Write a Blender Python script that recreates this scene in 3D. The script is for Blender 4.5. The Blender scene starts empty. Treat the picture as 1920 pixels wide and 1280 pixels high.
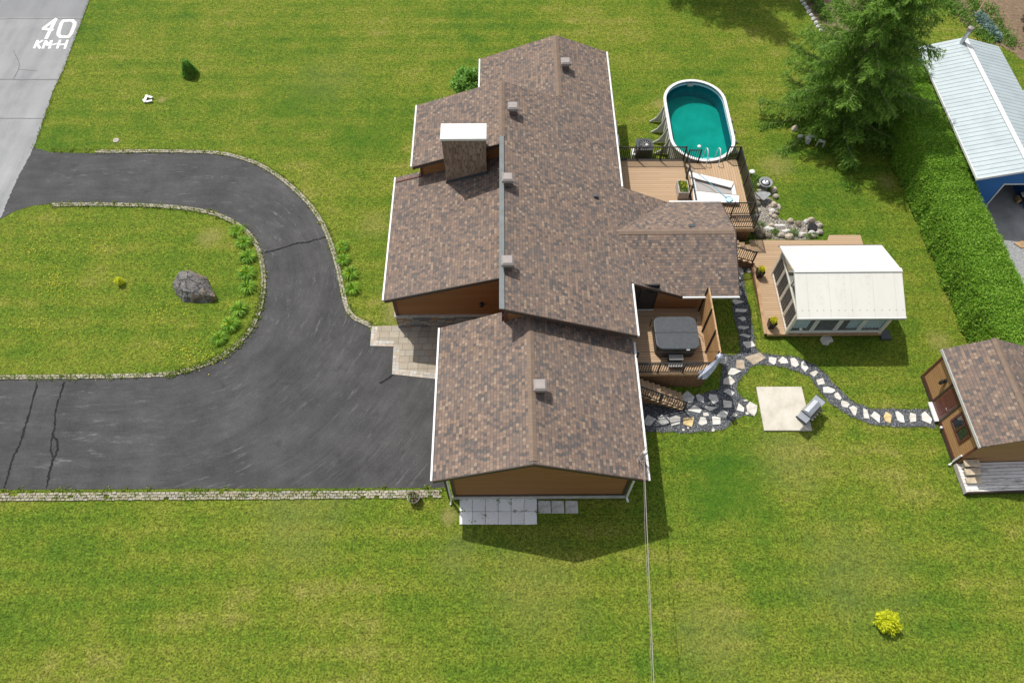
import bpy, bmesh, math, random
import numpy as np
from mathutils import Vector, Matrix
random.seed(7); rng = np.random.default_rng(7)
S = bpy.context.scene; COL = S.collection
PI = math.pi; R = math.radians

# ------------------------------------------------------------------ camera
CAM_H = 31.0; PITCH = R(59.7); YAW = R(0.45); FPX = 1331.0
cam = bpy.data.cameras.new('camera'); co = bpy.data.objects.new('camera', cam); COL.objects.link(co)
co.location = (0, 0, CAM_H)
co.rotation_euler = (PI/2 - PITCH, 0, -YAW)
cam.sensor_fit = 'HORIZONTAL'; cam.sensor_width = 36.0; cam.lens = FPX/1920*36.0
cam.clip_start = 0.1; cam.clip_end = 2000
S.camera = co

# ------------------------------------------------------------------ world and sun
SUN_DIR = Vector((-0.385, 0.52, 1.0)).normalized()
ELEV = math.asin(SUN_DIR.z); AZ = math.atan2(SUN_DIR.x, SUN_DIR.y)
W = bpy.data.worlds.new('World'); S.world = W; W.use_nodes = True
nt = W.node_tree; nt.nodes.clear()
sk = nt.nodes.new('ShaderNodeTexSky'); sk.sky_type = 'NISHITA'; sk.sun_disc = False
sk.sun_elevation = ELEV; sk.sun_rotation = AZ; sk.dust_density = 2.0; sk.ozone_density = 1.0
bg = nt.nodes.new('ShaderNodeBackground'); bg.inputs[1].default_value = 0.15
wo = nt.nodes.new('ShaderNodeOutputWorld')
hs = nt.nodes.new('ShaderNodeHueSaturation'); hs.inputs['Saturation'].default_value = 0.38   # thin bright haze
nt.links.new(sk.outputs[0], hs.inputs['Color']); nt.links.new(hs.outputs[0], bg.inputs[0]); nt.links.new(bg.outputs[0], wo.inputs[0])
sl = bpy.data.lights.new('sun', 'SUN'); sl.energy = 4.2; sl.angle = R(0.6); sl.color = (1.0, 0.955, 0.88)
so = bpy.data.objects.new('sun', sl); COL.objects.link(so); so.location = (-20, 30, 60)
so.rotation_euler = (-SUN_DIR).to_track_quat('-Z', 'Y').to_euler()
S.view_settings.view_transform = 'Standard'; S.view_settings.look = 'None'
S.view_settings.exposure = 0.0; S.view_settings.gamma = 1.0

# ------------------------------------------------------------------ pixel -> point on a level plane (photo coordinates 1920x1280)
_h = (math.sin(YAW), math.cos(YAW))
_R = Vector((math.cos(YAW), -math.sin(YAW), 0))
_F = Vector((_h[0]*math.cos(PITCH), _h[1]*math.cos(PITCH), -math.sin(PITCH)))
_U = Vector((_h[0]*math.sin(PITCH), _h[1]*math.sin(PITCH), math.cos(PITCH)))
def P(x, y, z=0.0):
    d = _F + _R*((x-960)/FPX) - _U*((y-640)/FPX)
    t = (z-CAM_H)/d.z
    return Vector((d.x*t, d.y*t, z))
def PS(x, y, zf):                      # on a sloping roof z = zf(X, Y)
    z = 3.0
    for _ in range(30):
        p = P(x, y, z); z = 0.5*z + 0.5*zf(p.x, p.y)
    return P(x, y, z)
def spline(pts, n=6, closed=False):    # Catmull-Rom through 2D/3D points
    pts = [Vector(p) for p in pts]; out = []; m = len(pts)
    for i in range(m if closed else m-1):
        g = (lambda k: pts[k % m]) if closed else (lambda k: pts[min(max(k, 0), m-1)])
        p0, p1, p2, p3 = g(i-1), g(i), g(i+1), g(i+2)
        for k in range(n):
            t = k/n
            out.append(0.5*((2*p1) + (p2-p0)*t + (2*p0-5*p1+4*p2-p3)*t*t + (3*p1-p0-3*p2+p3)*t**3))
    if not closed: out.append(pts[-1])
    return out

# ------------------------------------------------------------------ objects
ORG = {}
def tag(o, label, cat, group=None, kind=None):
    if label: o['label'] = label
    if cat: o['category'] = cat
    if group: o['group'] = group
    if kind: o['kind'] = kind
    return o
def thing(name, label, cat, loc, rz=0.0, group=None, local=False):
    o = bpy.data.objects.new(name, None); COL.objects.link(o); o.empty_display_size = 0.3
    o.location = loc; o.rotation_euler = (0, 0, rz)
    ORG[o.name] = Vector((0, 0, 0)) if local else Vector(loc)
    return tag(o, label, cat, group)
def dup(root, loc=None, rz=None, label=None, sc=None):
    def cp(o, par):
        c = o.copy(); COL.objects.link(c)
        if par: c.parent = par
        for ch in list(o.children): cp(ch, c)
        return c
    r = cp(root, None)
    if loc is not None: r.location = loc
    if rz is not None: r.rotation_euler = (0, 0, rz)
    if sc is not None: r.scale = sc if hasattr(sc, '__len__') else (sc, sc, sc)
    if label: r['label'] = label
    return r

class MB:
    def __init__(s): s.v = []; s.f = []
    def add(s, vs, fs):
        n = len(s.v); s.v += [Vector(p) for p in vs]; s.f += [tuple(i+n for i in f) for f in fs]; return s
    def poly(s, *pts): return s.add(pts, [tuple(range(len(pts)))])
    def box(s, x0, x1, y0, y1, z0, z1):
        return s.add([(x0,y0,z0),(x1,y0,z0),(x1,y1,z0),(x0,y1,z0),(x0,y0,z1),(x1,y0,z1),(x1,y1,z1),(x0,y1,z1)],
              [(0,3,2,1),(4,5,6,7),(0,1,5,4),(1,2,6,5),(2,3,7,6),(3,0,4,7)])
    def extr(s, pts, vec):             # polygon swept along vec
        n = len(pts); vec = Vector(vec); a = [Vector(p) for p in pts]; b = [p+vec for p in a]
        s.add(a+b, [tuple(range(n))[::-1], tuple(range(n, 2*n))] + [(i, (i+1) % n, n+(i+1) % n, n+i) for i in range(n)])
        return s
    def prism(s, xy, z0, z1): return s.extr([(p[0], p[1], z0) for p in xy], (0, 0, z1-z0))
    def bar(s, a, b, w, h=None, up=(0, 0, 1)):   # rectangular bar from a to b
        a = Vector(a); b = Vector(b); h = h or w; d = (b-a).normalized(); up = Vector(up)
        if abs(d.dot(up)) > 0.98: up = Vector((0, 1, 0))
        x = d.cross(up).normalized()*w/2; y = x.cross(d).normalized()*h/2
        return s.extr([a-x-y, a+x-y, a+x+y, a-x+y], b-a)
    def tube(s, path, r, n=6, caps=True):
        path = [Vector(p) for p in path]; rings = []; m = len(path)
        for i, p in enumerate(path):
            d = (path[min(i+1, m-1)]-path[max(i-1, 0)]).normalized()
            u = Vector((0, 0, 1)) if abs(d.z) < 0.95 else Vector((1, 0, 0))
            x = d.cross(u).normalized(); y = x.cross(d)
            rr = r[i] if hasattr(r, '__len__') else r
            rings.append([p + x*math.cos(2*PI*k/n)*rr + y*math.sin(2*PI*k/n)*rr for k in range(n)])
        vs = [v for g in rings for v in g]; fs = []
        for i in range(m-1):
            for k in range(n):
                fs.append((i*n+k, i*n+(k+1) % n, (i+1)*n+(k+1) % n, (i+1)*n+k))
        if caps: fs += [tuple(range(n))[::-1], tuple((m-1)*n+k for k in range(n))]
        return s.add(vs, fs)
    def lathe(s, c, prof, n=20, caps=True):      # prof = [(radius, z)...] bottom to top
        c = Vector(c); vs = []; fs = []; m = len(prof)
        for r, z in prof:
            vs += [c + Vector((r*math.cos(2*PI*k/n), r*math.sin(2*PI*k/n), z)) for k in range(n)]
        for i in range(m-1):
            for k in range(n): fs.append((i*n+k, i*n+(k+1) % n, (i+1)*n+(k+1) % n, (i+1)*n+k))
        if caps: fs += [tuple(range(n))[::-1], tuple((m-1)*n+k for k in range(n))]
        return s.add(vs, fs)
    def build(s, name, mat, parent=None, org=None, smooth=False, bevel=0.0):
        if parent is not None: o0 = ORG[parent.name]
        elif org is not None: o0 = Vector(org)
        else:
            a = np.array([tuple(p) for p in s.v]); lo = a.min(0); hi = a.max(0)
            o0 = Vector(((lo[0]+hi[0])/2, (lo[1]+hi[1])/2, lo[2]))
        me = bpy.data.meshes.new(name); me.from_pydata([tuple(p-o0) for p in s.v], [], s.f); me.update()
        bm = bmesh.new(); bm.from_mesh(me); bmesh.ops.recalc_face_normals(bm, faces=bm.faces); bm.to_mesh(me); bm.free()
        o = bpy.data.objects.new(name, me); COL.objects.link(o)
        if mat: me.materials.append(mat)
        if smooth: me.polygons.foreach_set('use_smooth', [True]*len(me.polygons))
        if bevel:
            b = o.modifiers.new('bevel', 'BEVEL'); b.width = bevel; b.segments = 2; b.limit_method = 'ANGLE'; b.angle_limit = R(40)
        ORG[o.name] = o0
        if parent is not None: o.parent = parent
        else: o.location = o0
        return o

def np_mesh(name, V, F, mat, parent=None, org=(0, 0, 0), smooth=False):   # big meshes straight from arrays
    o0 = np.array(ORG[parent.name]) if parent is not None else np.array(org, float)
    V = np.asarray(V, float) - o0; k = F.shape[1]
    me = bpy.data.meshes.new(name)
    me.vertices.add(len(V)); me.vertices.foreach_set('co', V.astype(np.float32).ravel())
    me.loops.add(F.size); me.loops.foreach_set('vertex_index', F.astype(np.int32).ravel())
    me.polygons.add(len(F)); me.polygons.foreach_set('loop_start', np.arange(0, F.size, k, dtype=np.int32))
    me.polygons.foreach_set('loop_total', np.full(len(F), k, dtype=np.int32))
    me.update(calc_edges=True); me.materials.append(mat)
    if smooth: me.polygons.foreach_set('use_smooth', [True]*len(me.polygons))
    o = bpy.data.objects.new(name, me); COL.objects.link(o); ORG[o.name] = Vector(o0)
    if parent is not None: o.parent = parent
    else: o.location = o0
    return o

def leaves(C, L, Wd, D=None, spread=1.0, N=None, jit=0.6):   # leaf quads (rhombs) at centres C, length L, width Wd, pointing roughly along D
    C = np.asarray(C, float).reshape(-1, 3); n = len(C); d = rng.normal(size=(n, 3))*spread
    if D is not None: d += D
    d /= np.linalg.norm(d, axis=1)[:, None]+1e-9
    r = rng.normal(size=(n, 3))
    if N is not None: r = r*jit + N            # blades face roughly along N
    x = np.cross(d, r); x /= np.linalg.norm(x, axis=1)[:, None]+1e-9
    L = np.broadcast_to(L, n)[:, None]; Wd = np.broadcast_to(Wd, n)[:, None]
    V = np.stack([C, C+d*L*0.45+x*Wd*0.5, C+d*L, C+d*L*0.45-x*Wd*0.5], 1).reshape(-1, 3)
    return V, np.arange(4*n).reshape(n, 4)
def join(parts):
    Vs = []; Fs = []; k = 0
    for V, F in parts: Vs.append(V); Fs.append(F+k); k += len(V)
    return np.concatenate(Vs), np.concatenate(Fs)

# ------------------------------------------------------------------ materials
class NT:
    def __init__(s, name):
        s.m = bpy.data.materials.new(name); s.m.use_nodes = True; s.t = s.m.node_tree; s.t.nodes.clear()
        s.out = s.n('OutputMaterial'); s.b = s.n('BsdfPrincipled'); s.l(s.b.outputs[0], s.out.inputs[0])
        s.tc = s.n('TexCoord').outputs['Object']
    def n(s, typ, **kw):
        nd = s.t.nodes.new('ShaderNode'+typ)
        for k, v in kw.items(): setattr(nd, k, v)
        return nd
    def l(s, a, b): s.t.links.new(a, b)
    def put(s, sock, v):
        if isinstance(v, bpy.types.NodeSocket): s.l(v, sock)
        elif v is not None:
            if hasattr(v, '__len__') and len(v) == 3 and sock.type == 'RGBA': v = (*v, 1)
            sock.default_value = v
    def math(s, op, a, b=None, c=None):
        nd = s.n('Math', operation=op); s.put(nd.inputs[0], a)
        if b is not None: s.put(nd.inputs[1], b)
        if c is not None: s.put(nd.inputs[2], c)
        return nd.outputs[0]
    def sep(s, v=None):
        nd = s.n('SeparateXYZ'); s.l(v or s.tc, nd.inputs[0]); return nd.outputs
    def comb(s, x=0, y=0, z=0):
        nd = s.n('CombineXYZ')
        for i, v in enumerate((x, y, z)): s.put(nd.inputs[i], v)
        return nd.outputs[0]
    def noise(s, sc, det=3.0, rough=0.55, vec=None, dist=0.0):
        nd = s.n('TexNoise'); s.l(vec or s.tc, nd.inputs['Vector']); nd.inputs['Scale'].default_value = sc
        nd.inputs['Detail'].default_value = det; nd.inputs['Roughness'].default_value = rough; nd.inputs['Distortion'].default_value = dist
        return nd.outputs['Fac']
    def vor(s, sc, vec=None, feat='F1', out='Distance'):
        nd = s.n('TexVoronoi', feature=feat); s.l(vec or s.tc, nd.inputs['Vector']); nd.inputs['Scale'].default_value = sc
        return nd.outputs[out]
    def white(s, vec):
        nd = s.n('TexWhiteNoise', noise_dimensions='3D'); s.l(vec, nd.inputs['Vector']); return nd.outputs['Value']
    def ramp(s, f, stops, mode='LINEAR'):
        nd = s.n('ValToRGB'); nd.color_ramp.interpolation = mode; e = nd.color_ramp.elements
        while len(e) < len(stops): e.new(0.5)
        for i, (p, c) in enumerate(stops):
            e[i].position = p; e[i].color = (*c, 1) if hasattr(c, '__len__') else (c, c, c, 1)
        s.put(nd.inputs[0], f); return nd.outputs[0]
    def mix(s, f, a, b, typ='MIX'):
        nd = s.n('MixRGB', blend_type=typ); s.put(nd.inputs[0], f); s.put(nd.inputs[1], a); s.put(nd.inputs[2], b); return nd.outputs[0]
    def isl(s): return s.n('NewGeometry').outputs['Random Per Island']
    def objrnd(s): return s.n('ObjectInfo').outputs['Random']
    def bump(s, h, st=0.5, dist=0.02):
        nd = s.n('Bump'); nd.inputs['Strength'].default_value = st; nd.inputs['Distance'].default_value = dist
        s.put(nd.inputs['Height'], h); s.l(nd.outputs[0], s.b.inputs['Normal'])
    def done(s, col=None, rough=0.8, metal=0.0, spec=0.3, alpha=None):
        s.put(s.b.inputs['Base Color'], col); s.put(s.b.inputs['Roughness'], rough); s.put(s.b.inputs['Metallic'], metal)
        s.put(s.b.inputs['Specular IOR Level'], spec)
        return s.m

def plain(name, c, rough=0.6, metal=0.0, spec=0.4, var=0.15, sc=6.0, bump=0.0):
    s = NT(name); n = s.noise(sc, 4)
    col = s.mix(s.ramp(n, [(0.3, 0), (0.7, 1)]), tuple(x*(1-var) for x in c), tuple(min(1, x*(1+var)) for x in c))
    if bump: s.bump(n, bump, 0.02)
    return s.done(col, rough, metal, spec)

def m_shingle(name, axis, sign):      # axis: the coordinate the courses run ALONG; sign: +1 when the slope rises with the other coordinate
    s = NT(name); x, y, z = s.sep()
    u, v = (y, x) if axis == 'Y' else (x, y)
    v = s.math('MULTIPLY', v, 1.07*sign/0.14); row = s.math('FLOOR', v); fr = s.math('SUBTRACT', v, row)
    off = s.math('MULTIPLY', s.white(s.comb(row, 3.3, 0)), 9.0)
    u1 = s.math('ADD', s.math('DIVIDE', u, 0.155), off); c1 = s.math('FLOOR', u1); fu = s.math('SUBTRACT', u1, c1)
    u2 = s.math('ADD', s.math('DIVIDE', u, 0.31), s.math('MULTIPLY', off, 1.7)); c2 = s.math('FLOOR', u2)
    r1 = s.white(s.comb(c1, row, 1.0)); r2 = s.white(s.comb(c2, row, 5.0))
    r = s.math('ADD', s.math('MULTIPLY', r1, 0.90), s.math('MULTIPLY', r2, 0.10))
    col = s.ramp(r, [(0.0, (0.104, 0.094, 0.091)), (0.20, (0.130, 0.110, 0.101)), (0.34, (0.172, 0.132, 0.112)), (0.52, (0.194, 0.145, 0.117)),
                     (0.66, (0.222, 0.158, 0.121)), (0.78, (0.256, 0.184, 0.138)), (0.89, (0.296, 0.222, 0.167))], 'CONSTANT')
    hue = s.white(s.comb(c1, row, 9.0)); col = s.mix(s.math('MULTIPLY', s.math('GREATER_THAN', hue, 0.72), 0.4), col, (0.195, 0.134, 0.110))
    fade = s.noise(1.0, 4, 0.65, s.comb(s.math('MULTIPLY', u, 0.55), s.math('MULTIPLY', v, 0.02), 4.0))
    col = s.mix(s.ramp(fade, [(0.44, 0.0), (0.66, 0.15)]), col, (0.235, 0.196, 0.168)); col = s.mix(s.ramp(fade, [(0.30, 0.12), (0.42, 0.0)]), col, (0.105, 0.088, 0.078))
    fine = s.noise(70, 2, 0.7); big = s.noise(0.35, 3)
    col = s.mix(0.35, col, s.ramp(fine, [(0.25, 0.35), (0.75, 0.65)]), 'OVERLAY')
    col = s.mix(s.ramp(big, [(0.4, 0.0), (0.7, 0.12)]), col, (0.20, 0.165, 0.14))
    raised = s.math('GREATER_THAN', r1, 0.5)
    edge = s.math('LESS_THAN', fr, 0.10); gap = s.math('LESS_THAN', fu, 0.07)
    shadow_line = s.math('MAXIMUM', edge, s.math('MULTIPLY', gap, raised))
    col = s.mix(s.math('MULTIPLY', shadow_line, 0.6), col, (0.040, 0.034, 0.032))  # shadow lines of course steps and tab gaps, painted into the shingle colour
    h = s.math('ADD', s.math('SUBTRACT', 1.0, fr), s.math('MULTIPLY', raised, 0.5))
    h = s.math('ADD', h, s.math('MULTIPLY', fine, 0.35))
    s.bump(h, 0.55, 0.012)
    return s.done(col, 0.92, 0, 0.15)

def m_boards(name, axis, w, c0, c1, gapc=(0.03, 0.02, 0.015), gap=0.06, grain=1.0, rough=0.7, along=None, blen=2.6):
    # boards stacked along `axis`, running along `along`
    s = NT(name); xyz = s.sep(); k = 'XYZ'.index(axis); v = s.math('DIVIDE', xyz[k], w); row = s.math('FLOOR', v); fr = s.math('SUBTRACT', v, row)
    a = 'XYZ'.index(along) if along else (0 if k else 1)
    uu = xyz[a] if along else s.math('ADD', xyz[0 if k != 0 else 1], xyz[1 if k == 2 else 0] if k == 2 else 0.0)
    seg = s.math('FLOOR', s.math('ADD', s.math('DIVIDE', uu, blen), s.math('MULTIPLY', s.white(s.comb(row, 1, 2)), 5.0)))
    r = s.white(s.comb(row, seg, 0.5))
    g = s.noise(1.0, 4, 0.6, s.comb(s.math('MULTIPLY', uu, 2.5*grain), s.math('MULTIPLY', xyz[k], 40.0*grain), row))
    col = s.mix(s.math('ADD', s.math('MULTIPLY', r, 0.6), s.math('MULTIPLY', g, 0.4)), c0, c1)
    gm = s.math('LESS_THAN', fr, gap)
    col = s.mix(gm, col, gapc)
    s.bump(s.math('ADD', s.math('MULTIPLY', g, 0.25), s.math('SUBTRACT', 1.0, gm)), 0.5, 0.012)
    return s.done(col, rough, 0, 0.25)

def m_leaf(name, cols, rough=0.55, trans=0.35):
    s = NT(name); r = s.isl(); n = len(cols)
    col = s.ramp(r, [(i/(n-1), c) for i, c in enumerate(cols)])
    s.put(s.b.inputs['Base Color'], col); s.b.inputs['Roughness'].default_value = rough; s.b.inputs['Specular IOR Level'].default_value = 0.25
    t = s.n('BsdfTranslucent'); s.l(col, t.inputs[0]); mx = s.n('MixShader'); mx.inputs[0].default_value = trans
    s.l(s.b.outputs[0], mx.inputs[1]); s.l(t.outputs[0], mx.inputs[2]); s.l(mx.outputs[0], s.out.inputs[0])
    return s.m

def m_lawn():
    s = NT('lawn_grass')
    big = s.noise(0.13, 4, 0.6); med = s.noise(0.75, 5, 0.7); fin = s.noise(4.2, 4, 0.75); vf = s.noise(11, 3, 0.8); spk = s.noise(7.5, 3, 0.8)
    x, y, z = s.sep()
    bands = s.noise(1.0, 2, 0.5, s.comb(s.math('MULTIPLY', x, 0.10), s.math('MULTIPLY', y, 1.1), 0))
    f = s.math('ADD', s.math('MULTIPLY', big, 0.48), s.math('MULTIPLY', med, 0.36))
    f = s.math('ADD', f, s.math('MULTIPLY', bands, 0.15))
    mow = s.math('SINE', s.math('ADD', s.math('MULTIPLY', y, 5.2), s.math('MULTIPLY', med, 2.0))); f = s.math('ADD', f, s.math('MULTIPLY', mow, 0.020))
    base = s.ramp(f, [(0.36, (0.066, 0.138, 0.013)), (0.46, (0.117, 0.177, 0.017)), (0.54, (0.166, 0.202, 0.024)), (0.64, (0.245, 0.234, 0.056))])
    base = s.mix(0.8, base, s.ramp(fin, [(0.30, 0.20), (0.5, 0.5), (0.70, 0.76)]), 'OVERLAY')
    base = s.mix(0.95, base, s.ramp(vf, [(0.34, 0.14), (0.5, 0.5), (0.66, 0.82)]), 'OVERLAY')
    wd = s.ramp(s.noise(2.3, 6, 0.8), [(0.54, 0), (0.66, 1)])
    base = s.mix(s.math('MULTIPLY', wd, 0.5), base, (0.060, 0.150, 0.014))
    dk = s.ramp(spk, [(0.60, 0), (0.70, 1)])
    base = s.mix(s.math('MULTIPLY', dk, 0.75), base, (0.045, 0.095, 0.010))
    st = s.ramp(s.noise(9, 3, 0.85, s.comb(s.math('ADD', x, 31.0), y, z)), [(0.60, 0), (0.72, 1)])
    base = s.mix(s.math('MULTIPLY', st, 0.6), base, (0.27, 0.255, 0.08))
    mask = None
    for (px, py, r, k) in DRY:          # worn, dry spots that stay put
        c = P(px, py); d = s.n('VectorMath', operation='DISTANCE'); s.l(s.tc, d.inputs[0]); d.inputs[1].default_value = (c.x, c.y, 0)
        dd = s.math('ADD', s.math('DIVIDE', d.outputs['Value'], r), s.math('MULTIPLY', s.math('SUBTRACT', med, 0.5), 1.8))
        m = s.math('MULTIPLY', s.ramp(dd, [(0.25, 1), (1.0, 0)]), k)
        mask = m if mask is None else s.math('MAXIMUM', mask, m)
    mask = s.math('MULTIPLY', mask, s.ramp(fin, [(0.3, 0.4), (0.6, 1.0)]))
    base = s.mix(mask, base, s.mix(vf, (0.20, 0.17, 0.05), (0.40, 0.34, 0.15)))
    for (px, py, r, k) in LUSH:         # richer green growth
        c = P(px, py); d = s.n('VectorMath', operation='DISTANCE'); s.l(s.tc, d.inputs[0]); d.inputs[1].default_value = (c.x, c.y, 0)
        dd = s.math('ADD', s.math('DIVIDE', d.outputs['Value'], r), s.math('MULTIPLY', s.math('SUBTRACT', med, 0.5), 1.5))
        base = s.mix(s.math('MULTIPLY', s.ramp(dd, [(0.2, 1), (1.0, 0)]), k), base, s.mix(vf, (0.03, 0.095, 0.008), (0.07, 0.17, 0.014)))
    s.bump(s.math('ADD', s.math('MULTIPLY', vf, 1.0), fin), 1.0, 0.07)
    return s.done(base, 0.9, 0, 0.1)
LUSH = [(1365, 895, 2.6, .6), (1340, 930, 1.3, .4), (560, 200, 4, .3), (690, 260, 3, .35), (60, 300, 5, .25), (1420, 420, 2.0, .35)]
DRY = [(745, 580, 1.0, .8), (842, 970, .55, .85), (1238, 195, .7, .7), (303, 187, .35, .9), (1455, 310, 1.2, .5), (395, 445, .9, .6), (1663, 340, .8, .6), (560, 960, 3.0, .25),
       (1000, 1100, 3, .2), (1600, 1080, 3, .22), (1480, 860, 2.2, .3), (1760, 640, .8, .5), (860, 1040, 1.5, .25), (700, 420, 1.2, .3), (610, 150, 3, .18), (1340, 1200, 2.2, .25)]

M = {}
M['lawn'] = m_lawn()
s = NT('driveway_asphalt'); x, y, z = s.sep()
xx = s.math('MAXIMUM', s.math('ADD', x, 17.0), 0.0); yy = s.math('SUBTRACT', y, 21.2)
rr = s.math('SQRT', s.math('ADD', s.math('MULTIPLY', xx, xx), s.math('MULTIPLY', s.math('MULTIPLY', yy, yy), 0.95)))
th = s.math('ADD', s.math('ARCTAN2', yy, s.math('ADD', xx, 0.001)), s.math('MULTIPLY', s.math('MINIMUM', s.math('ADD', x, 17.0), 0.0), 0.12))
sv = s.comb(s.math('MULTIPLY', rr, 1.0), s.math('MULTIPLY', th, 0.9), 0)
st1 = s.noise(1.6, 5, 0.65, sv); st2 = s.noise(9.0, 3, 0.6, sv); pt = s.noise(0.5, 5, 0.65); fn = s.noise(55, 2, 0.7); sp = s.noise(7, 5, 0.8)
f = s.math('ADD', s.math('MULTIPLY', st1, 0.30), s.math('ADD', s.math('MULTIPLY', st2, 0.12), s.math('MULTIPLY', pt, 0.52)))
c = s.ramp(f, [(0.36, (0.043, 0.043, 0.044)), (0.47, (0.060, 0.060, 0.061)), (0.56, (0.077, 0.077, 0.078)), (0.68, (0.112, 0.112, 0.114))])
c = s.mix(0.8, c, s.ramp(fn, [(0.3, 0.2), (0.7, 0.8)]), 'OVERLAY')
sc1 = s.noise(3.2, 6, 0.8, s.comb(s.math('MULTIPLY', rr, 1.6), s.math('MULTIPLY', th, 2.2), 3.0)); dust = s.noise(0.33, 3)
scuff = s.math('MULTIPLY', s.ramp(sc1, [(0.56, 0), (0.70, 1)]), s.ramp(dust, [(0.40, 0.08), (0.60, 0.75)]))
c = s.mix(scuff, c, (0.20, 0.20, 0.205))
c = s.mix(s.math('MULTIPLY', s.ramp(sp, [(0.60, 0), (0.72, 1)]), 0.25), c, (0.17, 0.17, 0.172))
oil = s.ramp(s.noise(0.8, 4, 0.6, s.comb(s.math('ADD', x, 40.0), y, 0)), [(0.62, 0), (0.72, 0.6)]); c = s.mix(oil, c, (0.034, 0.034, 0.035))
s.bump(fn, 0.4, 0.01); M['asphalt'] = s.done(c, 0.85, 0, 0.25)
s = NT('road_asphalt'); x, y, z = s.sep()
b = s.noise(1.0, 4, 0.6, s.comb(s.math('MULTIPLY', x, 1.1), s.math('MULTIPLY', y, 0.12), 0)); fn = s.noise(40, 3, 0.7); pt = s.noise(0.5, 5, 0.65)
f = s.math('ADD', s.math('MULTIPLY', b, 0.55), s.math('MULTIPLY', pt, 0.45))
c = s.ramp(f, [(0.32, (0.19, 0.195, 0.203)), (0.5, (0.275, 0.281, 0.285)), (0.68, (0.335, 0.341, 0.344))])
pan = s.white(s.comb(s.math('FLOOR', s.math('DIVIDE', s.math('ADD', y, 0.6), 5.1)), 2, 0)); c = s.mix(s.math('MULTIPLY', pan, 0.25), c, (0.25, 0.255, 0.262))
c = s.mix(s.math('MULTIPLY', s.math('GREATER_THAN', y, 44.2), 0.55), c, (0.20, 0.205, 0.215))
c = s.mix(0.4, c, s.ramp(fn, [(0.25, 0.3), (0.75, 0.7)]), 'OVERLAY')
M['road'] = s.done(c, 0.9, 0, 0.2)
s = NT('road_paint'); n = s.noise(14, 5, 0.8); c = s.mix(s.ramp(n, [(0.50, 0), (0.64, 0.8)]), (0.74, 0.74, 0.72), (0.36, 0.365, 0.37)); M['paint'] = s.done(c, 0.8)
M['seal'] = plain('crack_sealant', (0.026, 0.026, 0.027), 0.95, var=0.3, spec=0.05)
M['joint'] = plain('road_joint', (0.145, 0.145, 0.15), 0.8, var=0.25)
s = NT('cobble_edging'); r = s.isl(); n = s.noise(9, 4)
c = s.ramp(r, [(0, (0.22, 0.205, 0.125)), (0.3, (0.32, 0.295, 0.205)), (0.6, (0.37, 0.345, 0.265)), (0.85, (0.29, 0.275, 0.235)), (1, (0.30, 0.25, 0.165))])
c = s.mix(0.6, c, s.ramp(n, [(0.3, 0.3), (0.7, 0.68)]), 'OVERLAY'); s.bump(n, 0.5, 0.01); M['cobble'] = s.done(c, 0.9)
s = NT('gravel'); v = s.n('TexVoronoi'); s.l(s.tc, v.inputs['Vector']); v.inputs['Scale'].default_value = 26
r = s.white(v.outputs['Color']); c = s.ramp(r, [(0, (0.05, 0.056, 0.062)), (0.5, (0.115, 0.125, 0.138)), (0.85, (0.20, 0.21, 0.23)), (1, (0.42, 0.43, 0.44))])
c = s.mix(s.ramp(v.outputs['Distance'], [(0.35, 0), (0.75, 0.8)]), c, (0.014, 0.015, 0.018)); s.bump(s.math('SUBTRACT', 1, v.outputs['Distance']), 0.9, 0.02); M['gravel'] = s.done(c, 0.85)
s = NT('pea_gravel'); v = s.n('TexVoronoi'); s.l(s.tc, v.inputs['Vector']); v.inputs['Scale'].default_value = 18
r = s.white(v.outputs['Color']); c = s.ramp(r, [(0, (0.16, 0.14, 0.12)), (0.5, (0.30, 0.27, 0.23)), (0.85, (0.43, 0.39, 0.33)), (1, (0.6, 0.57, 0.5))])
c = s.mix(s.ramp(v.outputs['Distance'], [(0.35, 0), (0.75, 0.8)]), c, (0.05, 0.045, 0.04)); s.bump(s.math('SUBTRACT', 1, v.outputs['Distance']), 0.9, 0.02); M['pea'] = s.done(c, 0.85)
s = NT('soil'); n = s.noise(4, 6, 0.7); c = s.ramp(n, [(0.3, (0.12, 0.085, 0.055)), (0.55, (0.22, 0.155, 0.10)), (0.75, (0.31, 0.235, 0.16))]); s.bump(n, 0.8, 0.06); M['soil'] = s.done(c, 0.95)
s = NT('flagstone'); r = s.objrnd(); n = s.noise(4, 6, 0.7); c = s.mix(s.math('MULTIPLY', r, 0.75), (0.66, 0.645, 0.60), (0.54, 0.51, 0.45))
c = s.mix(0.7, c, s.ramp(n, [(0.3, 0.26), (0.65, 0.66)]), 'OVERLAY'); s.bump(n, 0.7, 0.03); M['flag'] = s.done(c, 0.85)
M['flag_tan'] = plain('tan_flagstone', (0.60, 0.45, 0.22), 0.85, var=0.3, sc=5, bump=.4)
M['flag_brown'] = plain('brown_flagstone', (0.40, 0.33, 0.245), 0.85, var=0.25, sc=5, bump=.4)
M['flag_grey'] = plain('grey_flagstone', (0.50, 0.50, 0.47), 0.85, var=0.25, sc=5, bump=.4)
s = NT('walkway_pavers'); x, y, z = s.sep()
def cell(sx, sy, seed):
    row = s.math('FLOOR', s.math('DIVIDE', y, sy)); uu = s.math('ADD', s.math('DIVIDE', x, sx), s.math('MULTIPLY', s.white(s.comb(row, seed, 0)), 3.0)); cc = s.math('FLOOR', uu)
    fy = s.math('SUBTRACT', s.math('DIVIDE', y, sy), row); fx = s.math('SUBTRACT', uu, cc)
    g = s.math('MAXIMUM', s.math('LESS_THAN', fy, 0.022/sy), s.math('LESS_THAN', fx, 0.022/sx)); return s.white(s.comb(cc, row, seed)), g
r1, g1 = cell(0.5, 0.36, 1.0); n = s.noise(3, 5, 0.7)
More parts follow.
